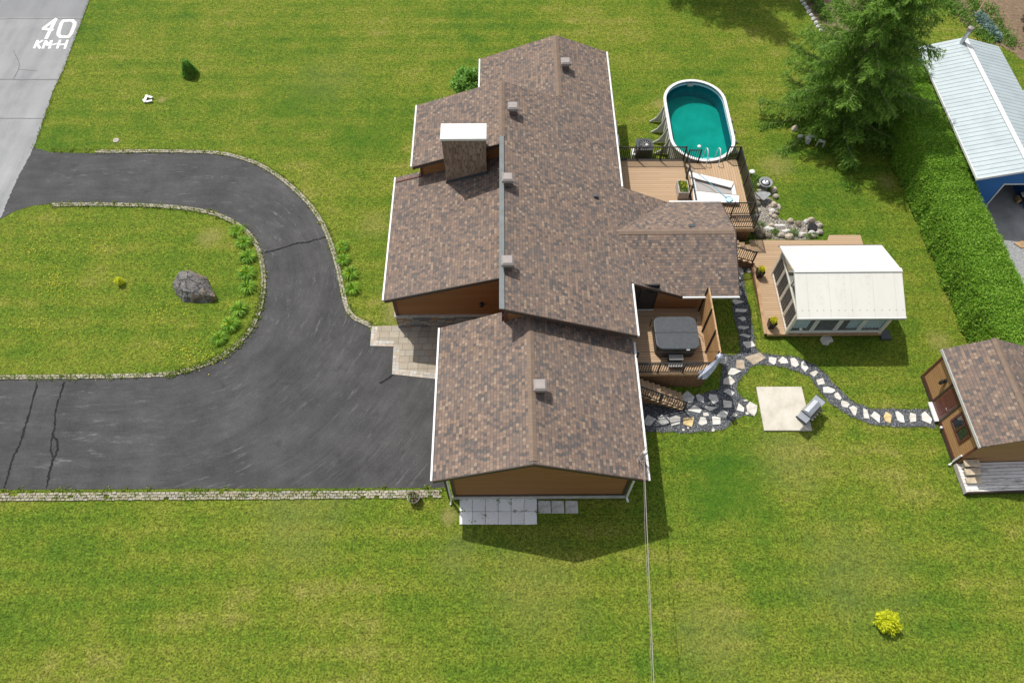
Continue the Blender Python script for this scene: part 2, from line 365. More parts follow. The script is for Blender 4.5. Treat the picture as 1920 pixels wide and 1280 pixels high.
c = s.ramp(r1, [(0, (0.30, 0.26, 0.20)), (0.4, (0.345, 0.30, 0.235)), (0.7, (0.38, 0.335, 0.265)), (1, (0.31, 0.285, 0.24))])
c = s.mix(0.4, c, s.ramp(n, [(0.3, 0.35), (0.7, 0.65)]), 'OVERLAY'); c = s.mix(s.math('MULTIPLY', g1, 0.8), c, (0.13, 0.115, 0.085)); s.bump(s.math('SUBTRACT', 1, g1), 0.4, 0.01); M['paver'] = s.done(c, 0.85)
s = NT('border_pavers'); r = s.isl(); n = s.noise(6, 4); c = s.ramp(r, [(0, (0.40, 0.34, 0.26)), (0.3, (0.45, 0.385, 0.32)), (0.5, (0.47, 0.445, 0.41)), (0.75, (0.34, 0.33, 0.315)), (1, (0.56, 0.54, 0.48))])
c = s.mix(0.4, c, s.ramp(n, [(0.3, 0.35), (0.7, 0.65)]), 'OVERLAY'); M['border'] = s.done(c, 0.85)
s = NT('pale_concrete'); n = s.noise(1.1, 6, 0.65); f2 = s.noise(22, 3); c = s.ramp(n, [(0.3, (0.44, 0.40, 0.33)), (0.5, (0.56, 0.525, 0.45)), (0.7, (0.62, 0.59, 0.52))])
c = s.mix(0.25, c, s.ramp(f2, [(0.3, 0.3), (0.7, 0.7)]), 'OVERLAY'); M['concrete'] = s.done(c, 0.88)
s = NT('slab_concrete'); n = s.noise(2.4, 7, 0.75); c = s.mix(s.objrnd(), (0.88, 0.89, 0.87), (0.78, 0.79, 0.78))
c = s.mix(0.5, c, s.ramp(n, [(0.3, 0.42), (0.6, 0.6)]), 'OVERLAY'); c = s.mix(s.ramp(s.noise(5, 6, 0.8), [(0.60, 0), (0.70, 0.85)]), c, (0.07, 0.075, 0.05)); M['slab'] = s.done(c, 0.9)
M['foundation'] = plain('foundation_concrete', (0.42, 0.40, 0.36), 0.9, var=0.18, sc=3)
M['apron'] = plain('barn_concrete', (0.34, 0.33, 0.31), 0.9, var=0.2, sc=1.2)
M['gravel_lane'] = plain('grey_gravel', (0.27, 0.275, 0.28), 0.95, var=0.35, sc=9, bump=.5)
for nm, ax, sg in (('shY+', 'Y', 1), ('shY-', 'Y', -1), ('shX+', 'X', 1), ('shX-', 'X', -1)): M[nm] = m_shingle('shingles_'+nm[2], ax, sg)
s = NT('ridge_shingles'); r = s.isl(); n = s.noise(60, 2, 0.7); c = s.ramp(r, [(0, (0.185, 0.138, 0.107)), (0.4, (0.205, 0.150, 0.114)), (0.8, (0.22, 0.160, 0.12)), (1, (0.185, 0.143, 0.115))])
c = s.mix(0.4, c, s.ramp(n, [(0.25, 0.35), (0.75, 0.65)]), 'OVERLAY'); M['ridge'] = s.done(c, 0.92, 0, 0.15)
M['siding'] = m_boards('cedar_siding', 'Z', 0.15, (0.27, 0.128, 0.050), (0.345, 0.164, 0.066), (0.09, 0.04, 0.016), 0.10, blen=3.5)
M['siding_shed'] = m_boards('shed_siding', 'Z', 0.15, (0.34, 0.19, 0.085), (0.43, 0.245, 0.115), (0.14, 0.075, 0.03), 0.10, blen=3.5)
M['skirt'] = m_boards('skirt_boards', 'X', 0.14, (0.17, 0.092, 0.048), (0.25, 0.135, 0.070), (0.02, 0.012, 0.008), 0.08, along='Z')
M['deckX'] = m_boards('deck_boards_x', 'Y', 0.14, (0.385, 0.262, 0.160), (0.475, 0.335, 0.212), (0.13, 0.085, 0.05), 0.09, along='X', blen=4)
M['deckY'] = m_boards('deck_boards_y', 'X', 0.14, (0.41, 0.28, 0.168), (0.50, 0.352, 0.22), (0.15, 0.095, 0.055), 0.09, along='Y', blen=4)
M['panelwood'] = m_boards('privacy_boards', 'Z', 0.14, (0.36, 0.20, 0.085), (0.46, 0.27, 0.12), (0.10, 0.055, 0.025), 0.08, along='Y', blen=4)
s = NT('weathered_boards'); x, y, z = s.sep(); fr = s.math('FRACT', s.math('DIVIDE', y, 0.16)); row = s.math('FLOOR', s.math('DIVIDE', y, 0.16))
n = s.noise(1.0, 6, 0.75, s.comb(s.math('MULTIPLY', x, 1.3), s.math('MULTIPLY', y, 6.0), s.math('MULTIPLY', row, 3.1))); c = s.ramp(n, [(0.30, (0.20, 0.16, 0.14)), (0.40, (0.50, 0.47, 0.44)), (0.48, (0.76, 0.74, 0.71)), (0.7, (0.86, 0.85, 0.82))])
c = s.mix(s.math('LESS_THAN', fr, 0.10), c, (0.05, 0.04, 0.035)); s.bump(n, 0.4, 0.01); M['weathered'] = s.done(c, 0.8)
M['fascia'] = plain('dark_fascia', (0.060, 0.042, 0.034), 0.5, var=0.12)
M['redtrim'] = plain('red_brown_trim', (0.11, 0.035, 0.028), 0.5, var=0.12)
M['gutter'] = plain('white_gutter', (0.70, 0.70, 0.69), 0.35, var=0.04)
M['white'] = plain('white_paint', (0.70, 0.70, 0.68), 0.4, var=0.05, sc=3)
M['cream'] = plain('cream_frame', (0.66, 0.62, 0.54), 0.45, var=0.06)
M['flash'] = plain('zinc_flashing', (0.165, 0.185, 0.188), 0.6, 0.1, var=0.14, sc=2.5)
M['black'] = plain('black_metal', (0.018, 0.018, 0.019), 0.4, var=0.15)
M['ventgrey'] = plain('vent_grey', (0.285, 0.25, 0.235), 0.5, var=0.1)
M['ventdark'] = plain('vent_dark', (0.13, 0.105, 0.095), 0.55, var=0.15)
M['roundvent'] = plain('slate_plastic', (0.06, 0.07, 0.08), 0.5)
s = NT('stone_veneer'); x, y, z = s.sep(); row = s.math('FLOOR', s.math('DIVIDE', z, 0.14)); uu = s.math('ADD', s.math('DIVIDE', s.math('ADD', x, y), 0.42), s.math('MULTIPLY', s.white(s.comb(row, 1, 0)), 5.0)); cc = s.math('FLOOR', uu)
r = s.white(s.comb(cc, row, 0)); c = s.ramp(r, [(0, (0.16, 0.155, 0.15)), (0.3, (0.26, 0.25, 0.23)), (0.55, (0.34, 0.31, 0.26)), (0.75, (0.30, 0.19, 0.11)), (1, (0.23, 0.235, 0.24))], 'CONSTANT')
fz = s.math('SUBTRACT', s.math('DIVIDE', z, 0.14), row); fx = s.math('SUBTRACT', uu, cc); g = s.math('MAXIMUM', s.math('LESS_THAN', fz, 0.12), s.math('LESS_THAN', fx, 0.05))
c = s.mix(0.5, c, s.ramp(s.noise(9, 4), [(0.3, 0.3), (0.7, 0.7)]), 'OVERLAY'); c = s.mix(g, c, (0.06, 0.055, 0.05)); s.bump(s.math('ADD', s.math('SUBTRACT', 1, g), r), 0.7, 0.04); M['stonewall'] = s.done(c, 0.9)
s = NT('chimney_brick'); x, y, z = s.sep(); row = s.math('FLOOR', s.math('DIVIDE', s.math('ADD', x, y), 0.075)); uu = s.math('ADD', s.math('DIVIDE', z, 0.235), s.math('MULTIPLY', s.white(s.comb(row, 1, 0)), 4)); cc = s.math('FLOOR', uu)
r = s.white(s.comb(cc, row, 0)); c = s.ramp(r, [(0, (0.13, 0.080, 0.055)), (0.35, (0.195, 0.125, 0.085)), (0.7, (0.26, 0.175, 0.12)), (1, (0.32, 0.24, 0.18))])
fr = s.math('SUBTRACT', s.math('DIVIDE', s.math('ADD', x, y), 0.075), row); fu = s.math('SUBTRACT', uu, cc); g = s.math('MAXIMUM', s.math('LESS_THAN', fr, 0.16), s.math('LESS_THAN', fu, 0.05))
c = s.mix(g, c, (0.30, 0.265, 0.225)); wn = s.noise(1.0, 4, 0.6, s.comb(s.math('MULTIPLY', x, 1.6), s.math('MULTIPLY', y, 1.6), s.math('MULTIPLY', z, 0.35)))
c = s.mix(s.ramp(wn, [(0.5, 0), (0.75, 0.55)]), c, (0.36, 0.31, 0.26)); c = s.mix(s.ramp(s.noise(1.3, 5, .7), [(0.6, 0), (0.75, 0.6)]), c, (0.06, 0.045, 0.04)); s.bump(s.math('SUBTRACT', 1, g), 0.5, 0.01); M['brick'] = s.done(c, 0.9)
s = NT('white_metal_roof'); x, y, z = s.sep(); fr = s.math('FRACT', s.math('DIVIDE', y, 0.30)); rb = s.math('LESS_THAN', fr, 0.13); n = s.noise(0.9, 5, 0.65)
c = s.ramp(n, [(0.3, (0.385, 0.445, 0.465)), (0.6, (0.46, 0.525, 0.545)), (0.75, (0.375, 0.445, 0.475))]); c = s.mix(s.math('MULTIPLY', rb, 0.42), c, (0.28, 0.33, 0.36))
s.bump(s.ramp(fr, [(0.0, 0), (0.06, 1), (0.12, 0)]), 0.9, 0.04); M['metalroof'] = s.done(c, 0.42, 0.15, 0.5)
M['barnblue'] = m_boards('blue_siding', 'Z', 0.18, (0.035, 0.150, 0.42), (0.045, 0.180, 0.48), (0.02, 0.08, 0.25), 0.06)
s = NT('panel_roof'); x, y, z = s.sep(); n = s.noise(1.2, 5, 0.6, s.comb(x, s.math('MULTIPLY', y, 0.3), z)); c = s.ramp(n, [(0.3, (0.645, 0.63, 0.575)), (0.7, (0.695, 0.68, 0.62))])
fr = s.math('FRACT', s.math('DIVIDE', x, 1.05)); c = s.mix(s.math('MULTIPLY', s.math('LESS_THAN', fr, 0.035), 0.35), c, (0.46, 0.45, 0.42)); dirt = s.noise(1.0, 5, 0.75, s.comb(s.math('MULTIPLY', x, 3.0), s.math('MULTIPLY', y, 0.5), z)); c = s.mix(s.ramp(dirt, [(0.52, 0), (0.72, 0.4)]), c, (0.50, 0.48, 0.42)); c = s.mix(s.ramp(s.noise(9, 4, 0.8), [(0.68, 0), (0.76, 0.3)]), c, (0.42, 0.41, 0.38)); M['panelroof'] = s.done(c, 0.4, 0, 0.4)
s = NT('window_glass'); s.b.inputs['Base Color'].default_value = (0.03, 0.04, 0.045, 1); s.b.inputs['Roughness'].default_value = 0.03; s.b.inputs['Specular IOR Level'].default_value = 0.8
t = s.n('BsdfTransparent'); t.inputs[0].default_value = (0.94, 0.98, 0.99, 1); mx = s.n('MixShader'); mx.inputs[0].default_value = 0.85; s.l(s.b.outputs[0], mx.inputs[1]); s.l(t.outputs[0], mx.inputs[2]); s.l(mx.outputs[0], s.out.inputs[0]); M['glass'] = s.m
M['darkglass'] = plain('dark_glass', (0.018, 0.022, 0.026), 0.04, var=0.2, spec=0.9)
M['screen'] = plain('dark_screen', (0.085, 0.085, 0.088), 0.5, var=0.2, sc=3)
M['curtain'] = plain('pale_curtain', (0.84, 0.90, 0.91), 0.8, var=0.08, sc=3)
M['cloth'] = plain('blue_white_cloth', (0.56, 0.60, 0.72), 0.8, var=0.25, sc=5)
s = NT('pool_water'); n2 = s.noise(3.2, 4, 0.6, None, 0.6); s.bump(n2, 0.35, 0.06); s.b.inputs['Base Color'].default_value = (0.0, 0.10, 0.10, 1); s.b.inputs['Roughness'].default_value = 0.05
t = s.n('BsdfTransparent'); s.put(t.inputs[0], s.mix(s.noise(0.8, 3), (0.20, 0.84, 0.83), (0.36, 0.92, 0.88))); mx = s.n('MixShader'); mx.inputs[0].default_value = 0.87; s.l(s.b.outputs[0], mx.inputs[1]); s.l(t.outputs[0], mx.inputs[2]); s.l(mx.outputs[0], s.out.inputs[0]); M['water'] = s.m
s = NT('pool_floor'); n = s.noise(0.9, 5, 0.65); c = s.ramp(n, [(0.3, (0.02, 0.265, 0.215)), (0.55, (0.03, 0.345, 0.285)), (0.75, (0.05, 0.41, 0.36))]); M['poolfloor'] = s.done(c, 0.7)
M['liner'] = plain('pool_liner', (0.015, 0.105, 0.165), 0.4, var=0.25, sc=4)
M['vinyl'] = plain('grey_vinyl', (0.50, 0.50, 0.48), 0.5, var=0.1)
M['tubcover'] = plain('tub_vinyl', (0.055, 0.062, 0.070), 0.5, var=0.18, sc=8, bump=.15)
M['tubside'] = plain('tub_cabinet', (0.055, 0.048, 0.042), 0.6, var=0.2)
M['stepgrey'] = plain('step_plastic', (0.30, 0.30, 0.29), 0.5, var=0.15)
M['steel'] = plain('brushed_steel', (0.55, 0.57, 0.60), 0.32, 0.75, var=0.08)
M['charcoal'] = plain('charcoal_enamel', (0.045, 0.048, 0.052), 0.4, var=0.2)
M['rock'] = None
s = NT('grey_rock'); n = s.noise(2.5, 7, 0.7); n2 = s.noise(9, 4, 0.7); c = s.ramp(n, [(0.28, (0.085, 0.082, 0.08)), (0.46, (0.23, 0.22, 0.21)), (0.60, (0.33, 0.315, 0.30)), (0.75, (0.42, 0.39, 0.35))])
c = s.mix(0.7, c, s.ramp(n2, [(0.3, 0.18), (0.7, 0.8)]), 'OVERLAY'); c = s.mix(s.ramp(s.noise(1.1, 3), [(0.56, 0), (0.66, 0.8)]), c, (0.42, 0.30, 0.18)); vn = s.vor(1.7, s.n('VectorMath', operation='ADD').outputs[0] if False else None, 'DISTANCE_TO_EDGE'); wv = s.math('ADD', vn, s.math('MULTIPLY', s.math('SUBTRACT', n2, 0.5), 0.42)); c = s.mix(s.ramp(wv, [(0.0, 0.45), (0.035, 0.0)]), c, (0.06, 0.056, 0.053)); s.bump(s.math('ADD', s.math('ADD', n, s.math('MULTIPLY', n2, 0.7)), s.ramp(wv, [(0.0, 0.0), (0.07, 0.4)])), 1.0, 0.25); M['boulder'] = s.done(c, 0.9)
s = NT('field_stone'); n = s.noise(6, 6, 0.7); c = s.mix(s.objrnd(), (0.50, 0.43, 0.32), (0.42, 0.39, 0.355)); c = s.mix(0.65, c, s.ramp(n, [(0.3, 0.25), (0.7, 0.7)]), 'OVERLAY'); s.bump(n, 0.6, 0.05); M['stone'] = s.done(c, 0.9)
M['stone_pale'] = plain('pale_stone', (0.62, 0.60, 0.58), 0.85, var=0.2, sc=7, bump=.4)
M['stone_mossy'] = plain('mossy_stone', (0.20, 0.175, 0.12), 0.9, var=0.4, sc=5, bump=.6)
M['slate'] = plain('blue_slate', (0.27, 0.28, 0.29), 0.7, var=0.2, sc=6, bump=.3)
M['terracotta'] = plain('stoneware', (0.34, 0.27, 0.23), 0.7, var=0.2)
M['planterwood'] = plain('grey_wood', (0.42, 0.39, 0.36), 0.7, var=0.25, sc=10)
M['meshgrey'] = plain('grey_mesh', (0.36, 0.34, 0.325), 0.8, var=0.15, sc=30)
M['poolblue'] = plain('blue_pole', (0.10, 0.36, 0.52), 0.4, var=0.1)
M['netblue'] = plain('net_blue', (0.50, 0.72, 0.82), 0.7, var=0.1)
M['bark'] = plain('bark', (0.115, 0.085, 0.06), 0.9, var=0.4, sc=7, bump=.6)
M['twig'] = plain('twig', (0.20, 0.16, 0.12), 0.9, var=0.3, sc=7)
M['doorred'] = plain('red_brown_door', (0.135, 0.048, 0.036), 0.45, var=0.12)
M['plank'] = plain('plank', (0.40, 0.255, 0.135), 0.8, var=0.25, sc=5)
M['paleblock'] = plain('pale_timber', (0.56, 0.46, 0.33), 0.8, var=0.35, sc=3.5)
M['needle'] = m_leaf('spruce_needles', [(0.065, 0.145, 0.020), (0.10, 0.21, 0.026), (0.15, 0.29, 0.036), (0.22, 0.38, 0.05)], trans=.4)
M['newgrowth'] = m_leaf('spruce_new_growth', [(0.13, 0.255, 0.04), (0.21, 0.37, 0.055), (0.34, 0.52, 0.085)], trans=.45)
M['hedge'] = m_leaf('hedge_leaves', [(0.10, 0.23, 0.024), (0.19, 0.38, 0.035), (0.29, 0.52, 0.055), (0.46, 0.64, 0.10)], trans=.5)
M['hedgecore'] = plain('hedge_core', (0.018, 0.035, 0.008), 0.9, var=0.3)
M['darkleaf'] = m_leaf('dark_leaves', [(0.03, 0.068, 0.02), (0.05, 0.10, 0.028), (0.085, 0.15, 0.04), (0.15, 0.22, 0.08)])
M['lily'] = m_leaf('lily_leaves', [(0.06, 0.18, 0.014), (0.20, 0.42, 0.030), (0.44, 0.66, 0.07)], trans=.5)
M['bush'] = m_leaf('bush_leaves', [(0.08, 0.18, 0.025), (0.14, 0.28, 0.04), (0.24, 0.40, 0.07)])
M['freshbush'] = m_leaf('fresh_leaves', [(0.13, 0.30, 0.045), (0.24, 0.46, 0.09), (0.36, 0.60, 0.14)], trans=.45)
M['gold'] = m_leaf('gold_leaves', [(0.50, 0.58, 0.015), (0.70, 0.74, 0.025), (0.85, 0.83, 0.08)], trans=.5)
M['sapling'] = m_leaf('fir_needles', [(0.07, 0.18, 0.025), (0.14, 0.33, 0.04), (0.28, 0.52, 0.07)], trans=.5)
M['blade'] = m_leaf('grass_blades', [(0.075, 0.155, 0.010), (0.13, 0.225, 0.016), (0.20, 0.27, 0.03), (0.33, 0.33, 0.08)])
M['petal'] = m_leaf('yellow_petals', [(0.62, 0.56, 0.03), (0.78, 0.72, 0.08)])
M['cabbage'] = m_leaf('cabbage_leaves', [(0.14, 0.24, 0.20), (0.24, 0.36, 0.32), (0.36, 0.47, 0.43)])

def PX(px, py, X):                      # ray meets the plane x = X
    d = _F + _R*((px-960)/FPX) - _U*((py-640)/FPX); t = X/d.x
    return Vector((X, d.y*t, CAM_H+d.z*t))
def PY(px, py, Y):
    d = _F + _R*((px-960)/FPX) - _U*((py-640)/FPX); t = Y/d.y
    return Vector((d.x*t, Y, CAM_H+d.z*t))
def xy(p): return (p[0], p[1])

# ================================================================== setting
def sheet(name, pts, z, mat, parent=None):
    o = MB().poly(*[(p[0], p[1], z) for p in pts]).build(name, mat, parent, org=(0, 0, 0)); 
    bm = bmesh.new(); bm.from_mesh(o.data); bmesh.ops.triangulate(bm, faces=bm.faces, ngon_method='EAR_CLIP')
    for f in bm.faces:
        if f.normal.z < 0: f.normal_flip()
    bm.to_mesh(o.data); bm.free()
    if parent is None: tag(o, None, None, kind='structure')
    return o
def rough_edge(pts, step=0.25, amp=0.05, closed=True):
    out = []; n = len(pts)
    for i in range(n if closed else n-1):
        a = Vector(pts[i][:2]); b = Vector(pts[(i+1) % n][:2]); k = max(1, int((b-a).length/step))
        for j in range(k):
            p = a.lerp(b, j/k); out.append((p.x+random.gauss(0, amp), p.y+random.gauss(0, amp)))
    return out
ground = sheet('lawn', [(-250, -150), (250, -150), (250, 400), (-250, 400)], 0.0, M['lawn'])
ground['label'] = 'mown green lawn with paler dry patches'

outerN_px = [(95, 286), (200, 288), (300, 287), (400, 290), (440, 297), (490, 315), (540, 350), (580, 390), (605, 430), (620, 470), (632, 515), (640, 555), (650, 586), (668, 603), (697, 616)]
inner_px = [(95, 382), (140, 381), (200, 381), (300, 384), (370, 391), (420, 404), (460, 427), (485, 457), (497, 500), (499, 540), (492, 580), (474, 620), (440, 655), (400, 681), (350, 699), (300, 707), (200, 710), (100, 711), (0, 712), (-120, 714), (-260, 716)]
outerN = spline([xy(P(*p)) for p in outerN_px], 5); inner = spline([xy(P(*p)) for p in inner_px], 5)
Wk = [(697, 612), (694, 649), (738, 650), (735, 702), (835, 703)]
drv = [xy(P(30, 262)), xy(P(64, 277))] + [xy(p) for p in outerN[:-1]] + [xy(P(*p)) for p in ((699, 630), (694, 649), (738, 650), (735, 702), (835, 703))] + [xy(P(834, 914)), xy(P(500, 915)), xy(P(0, 918)), xy(P(-420, 921))] \
    + [xy(P(-420, 718))] + [xy(p) for p in reversed(inner)] + [xy(P(60, 386)), xy(P(25, 397)), xy(P(3, 410)), xy(P(-60, 440))]
driveway = sheet('driveway', drv, 0.012, M['asphalt']); driveway['label'] = 'dark sealed asphalt driveway curving round the lawn island'
rd = [P(172, -10), P(118, 133), P(100, 170), P(64, 277), P(25, 352), P(2, 408), P(-40, 500), P(-150, 740), P(-420, 1300)]
rdp = [xy(p) for p in rd] + [(-200, -10), (-200, 200), (-23, 200)]
rdp = rough_edge([xy(p) for p in rd], 0.12, 0.022, False) + [xy(rd[-1]), (-200, -10), (-200, 130), (-26.5, 130)]
road = sheet('road', rdp, 0.022, M['road']); road['label'] = 'pale grey asphalt street with a painted speed limit'
def strip(mb, pts, w, z, jit=0.0):      # thin flat ribbon
    pts = [Vector((p[0]+random.gauss(0, jit), p[1]+random.gauss(0, jit))) for p in pts]; w0 = w
    for i in range(len(pts)-1):
        w = w0*(random.uniform(.6, 1.35) if jit else 1.0)
        a, b = pts[i], pts[i+1]; d = (b-a); n = Vector((-d.y, d.x)).normalized()*w/2; e = d.normalized()*w*0.25
        a2, b2 = a-e, b+e
        mb.extr([(a2.x+n.x, a2.y+n.y, z-0.004), (a2.x-n.x, a2.y-n.y, z-0.004), (b2.x-n.x, b2.y-n.y, z-0.004), (b2.x+n.x, b2.y+n.y, z-0.004)], (0, 0, 0.004+random.random()*0.0008))
    return mb
def wobble(p, q, n, amp):
    a, b = Vector(xy(P(*p))), Vector(xy(P(*q))); out = []
    for i in range(n+1):
        v = a.lerp(b, i/n); out.append((v.x+random.gauss(0, amp), v.y+random.gauss(0, amp)))
    return out
def pxline(*pts): return [xy(P(*p)) for p in pts]
seal = MB()
strip(seal, spline([Vector(v) for v in pxline((70, 719), (56, 772), (46, 805), (38, 830), (25, 857), (18, 880), (9, 914))], 8), 0.085, 0.019, 0.018)
strip(seal, spline([Vector(v) for v in pxline((121, 717), (106, 762), (103, 800), (100, 815), (108, 828), (107, 846), (100, 862), (93, 885), (88, 914))], 8), 0.085, 0.019, 0.018)
strip(seal, spline([Vector(v) for v in pxline((100, 815), (95, 835), (98, 852), (101, 860))], 8), 0.07, 0.0195, 0.018)
strip(seal, spline([Vector(v) for v in pxline((497, 474), (520, 468), (540, 462), (555, 457), (580, 453), (613, 444))], 8), 0.085, 0.019, 0.018)
strip(seal, spline([Vector(v) for v in pxline((736, 703), (726, 711), (713, 718))], 3), 0.10, 0.019)
seal.build('crack_seal', M['seal'], driveway)
jt = MB()
strip(jt, wobble((-60, 36), (150, 36), 12, 0.02), 0.06, 0.029)
strip(jt, wobble((-60, 150), (108, 150), 10, 0.02), 0.07, 0.029)
strip(jt, wobble((-60, 222), (84, 223), 10, 0.02), 0.06, 0.029)
strip(jt, [xy(v) for v in spline([P(25, 95), P(30, 105), P(36, 118), P(35, 131), P(26, 148)], 4)], 0.045, 0.0295)
strip(jt, [xy(v) for v in spline([P(36, 131), P(50, 132), P(70, 134)], 4)], 0.035, 0.0295)
jt.build('pavement_joint', M['joint'], road)

# painted speed marking
rm = thing('road_marking', 'white painted 40 KM-H speed marking on the grey street', 'road marking', tuple(P(100, 66, 0.022)))
def z1(x, y): return xy(P(x/4.571, y/4.571))
def glyph(name, strokes, w):
    mb = MB()
    for st in strokes: strip(mb, [z1(*p) for p in st], w, 0.030)
    mb.build(name, M['paint'], rm)
glyph('painted_digit_four', [[(482, 168), (376, 246)], [(372, 250), (452, 262)], [(478, 172), (398, 334)]], 0.25)
glyph('painted_digit_zero', [[(545, 183), (622, 180), (642, 200), (640, 222), (612, 292), (590, 320), (520, 320), (503, 302), (504, 278), (528, 205), (545, 183)]], 0.25)
glyph('painted_letter_k', [[(325, 352), (295, 416)], [(366, 352), (312, 386)], [(320, 380), (345, 418)]], 0.175)
glyph('painted_letter_m', [[(370, 418), (395, 354)], [(395, 354), (409, 392)], [(409, 392), (444, 354)], [(444, 354), (426, 418)]], 0.175)
glyph('painted_dash', [[(455, 387), (490, 379)]], 0.14)
glyph('painted_letter_h', [[(517, 350), (492, 418)], [(580, 350), (557, 420)], [(505, 388), (566, 384)]], 0.17)

# walkway of pavers between drive and garage
wkp = [xy(P(*p)) for p in [(697, 612), (752, 610), (830, 606)]] + [(-2.3, 19.05), (-2.3, 15.5)] + [xy(P(*p)) for p in [(735, 702), (738, 650), (694, 649)]]
wkp = [xy(P(697, 612)), xy(P(748, 610)), (-5.6, 19.2), (-2.35, 19.2), (-2.35, 15.83), xy(P(735, 702)), xy(P(738, 650)), xy(P(694, 649))]
sheet('paver_walkway', wkp, 0.032, M['paver'])['label'] = 'tan paver walkway in front of the entrance'
bd = MB()
def course(a, b, w, L, side, z0=0.0, z1=0.038, k=2):
    a, b = Vector(a), Vector(b); d = (b-a); ln = d.length; d.normalize(); n = Vector((-d.y, d.x))*side; c = int(ln/L)
    for r_ in range(k):
        for i in range(c):
            p = a+d*(i+0.5)*ln/c+n*(r_+0.5)*w; u = d*(ln/c/2-0.008); v = n*(w/2-0.008)
            q = [p-u-v, p+u-v, p+u+v, p-u+v]; bd.prism([(t.x, t.y) for t in q], z0, z1+random.random()*0.004)
c1, c2, c3, c4 = [xy(P(*p)) for p in ((697, 613), (694, 649), (738, 650), (735, 702))]
course(c1, c2, 0.16, 0.17, 1); course(c2, c3, 0.16, 0.17, 1); course(c3, c4, 0.16, 0.17, 1); course(c4, (-2.4, 15.83), 0.16, 0.17, 1)
bd.build('walkway_border', M['border'], None); bpy.data.objects['walkway_border']['kind'] = 'structure'

# cobble edging along the drive
def edging(name, pts, label, rows, skip=0.0, w=0.125, inset=0.0, L=0.2):
    mb = MB(); pts = [Vector(p[:2]) for p in pts]; acc = []
    for i in range(len(pts)-1):
        a, b = pts[i], pts[i+1]; k = max(1, int((b-a).length/0.02))
        acc += [a.lerp(b, j/k) for j in range(k)]
    st = max(1, int(L/0.02))
    for r_ in range(rows):
        i = (r_*st)//2
        while i+st < len(acc):
            a, b = acc[i], acc[i+st]; d = b-a
            if d.length > 0.05 and random.random() > skip:
                l = d.length; d.normalize(); n = Vector((-d.y, d.x)); off = inset+(r_+0.5)*w+random.gauss(0, 0.008)
                c = (a+b)/2+n*off; u = d*(l/2-0.012); v = n*(w/2-0.010); h = 0.05+random.random()*0.02
                q = [c-u-v, c+u-v, c+u+v, c-u+v]; mb.prism([(t.x+random.gauss(0, .006), t.y+random.gauss(0, .006)) for t in q], 0.0, h)
            i += st
    o = mb.build(name, M['cobble']); tag(o, label, 'edging', 'cobble edgings of the driveway'); return o
edging('cobble_edging', [p for p in outerN][4:], 'beige cobble edging along the outer lawn side of the curving driveway', 2, 0.0)
edging('cobble_edging', [p for p in reversed(inner)], 'overgrown beige cobble edging around the lawn island with the boulder', 2, 0.0)
edging('cobble_edging', [xy(P(832, 920)), xy(P(500, 923)), xy(P(0, 926)), xy(P(-200, 928))][::-1], 'straight beige cobble edging along the near side of the driveway', 3, 0.05, inset=-0.33)

# gravel path with stepping stones
path_px = [(1383, 486), (1372, 558), (1374, 590), (1384, 626), (1388, 660), (1371, 667), (1348, 660), (1352, 690), (1350, 728), (1322, 736), (1298, 742), (1190, 750), (1190, 810), (1300, 811), (1354, 807), (1368, 797), (1376, 787), (1394, 780), (1420, 777),
           (1415, 764), (1408, 754), (1392, 745), (1383, 731), (1383, 719), (1394, 703), (1408, 689), (1422, 685), (1453, 686), (1481, 692), (1517, 707), (1541, 739), (1562, 761), (1595, 781), (1630, 795), (1671, 800), (1756, 801),
           (1742, 766), (1671, 766), (1633, 766), (1600, 753), (1576, 731), (1557, 709), (1530, 685), (1497, 670), (1460, 665), (1432, 663), (1421, 655), (1418, 651), (1413, 621), (1406, 581), (1398, 546), (1393, 515), (1404, 500), (1408, 486)]
sheet('gravel_path', rough_edge([xy(P(*p)) for p in path_px], 0.18, 0.03), 0.014, M['gravel'])['label'] = 'dark grey gravel path winding between house, sunroom and shed'
def stone_poly(w, h, n, seed, jag=0.30):
    r_ = random.Random(seed); a0 = r_.random()*6.28; out = []
    for i in range(n):
        a = a0+2*PI*(i+r_.uniform(-.36, .36))/n; k = 1+r_.uniform(-jag, jag*0.45); out.append((math.cos(a)*w*k, math.sin(a)*h*k))
    return out
SC = 0.0292
def flag(px, py, w, h, label, mat='flag', group='stepping stones in the gravel', n=None, seed=None, hz=0.045):
    c = P(px, py, 0.014); sd = int(px*7+py) if seed is None else seed
    n = n or random.Random(sd).choice([4, 4, 5, 5, 6])
    pl = stone_poly(w*SC*0.54, h*SC*0.55, n, sd)
    o = MB().prism([(c.x+a, c.y+b) for a, b in pl], 0.0, hz).build('stepping_stone', M[mat], bevel=0.007)
    return tag(o, label, 'stepping stone', group)
ordn = ['first', 'second', 'third', 'fourth', 'fifth', 'sixth', 'seventh', 'eighth', 'ninth', 'tenth', 'eleventh', 'twelfth', 'thirteenth', 'fourteenth', 'fifteenth', 'sixteenth']
for i, (x, y, w, h) in enumerate([(1397, 494, 22, 19), (1404, 507, 14, 12), (1388, 508, 13, 16), (1385, 521, 10, 8), (1386, 534, 12, 10), (1387, 549, 10, 12), (1384, 567, 27, 12), (1388, 582, 25, 10), (1391, 597, 20, 10), (1394, 614, 23, 9), (1398, 629, 21, 10), (1404, 646, 25, 14)]):
    flag(x, y, w, h, 'pale stepping stone beside the sunroom deck, %s counting from the deck stairs' % ordn[i], 'flag_grey' if i in (9, 10) else 'flag')
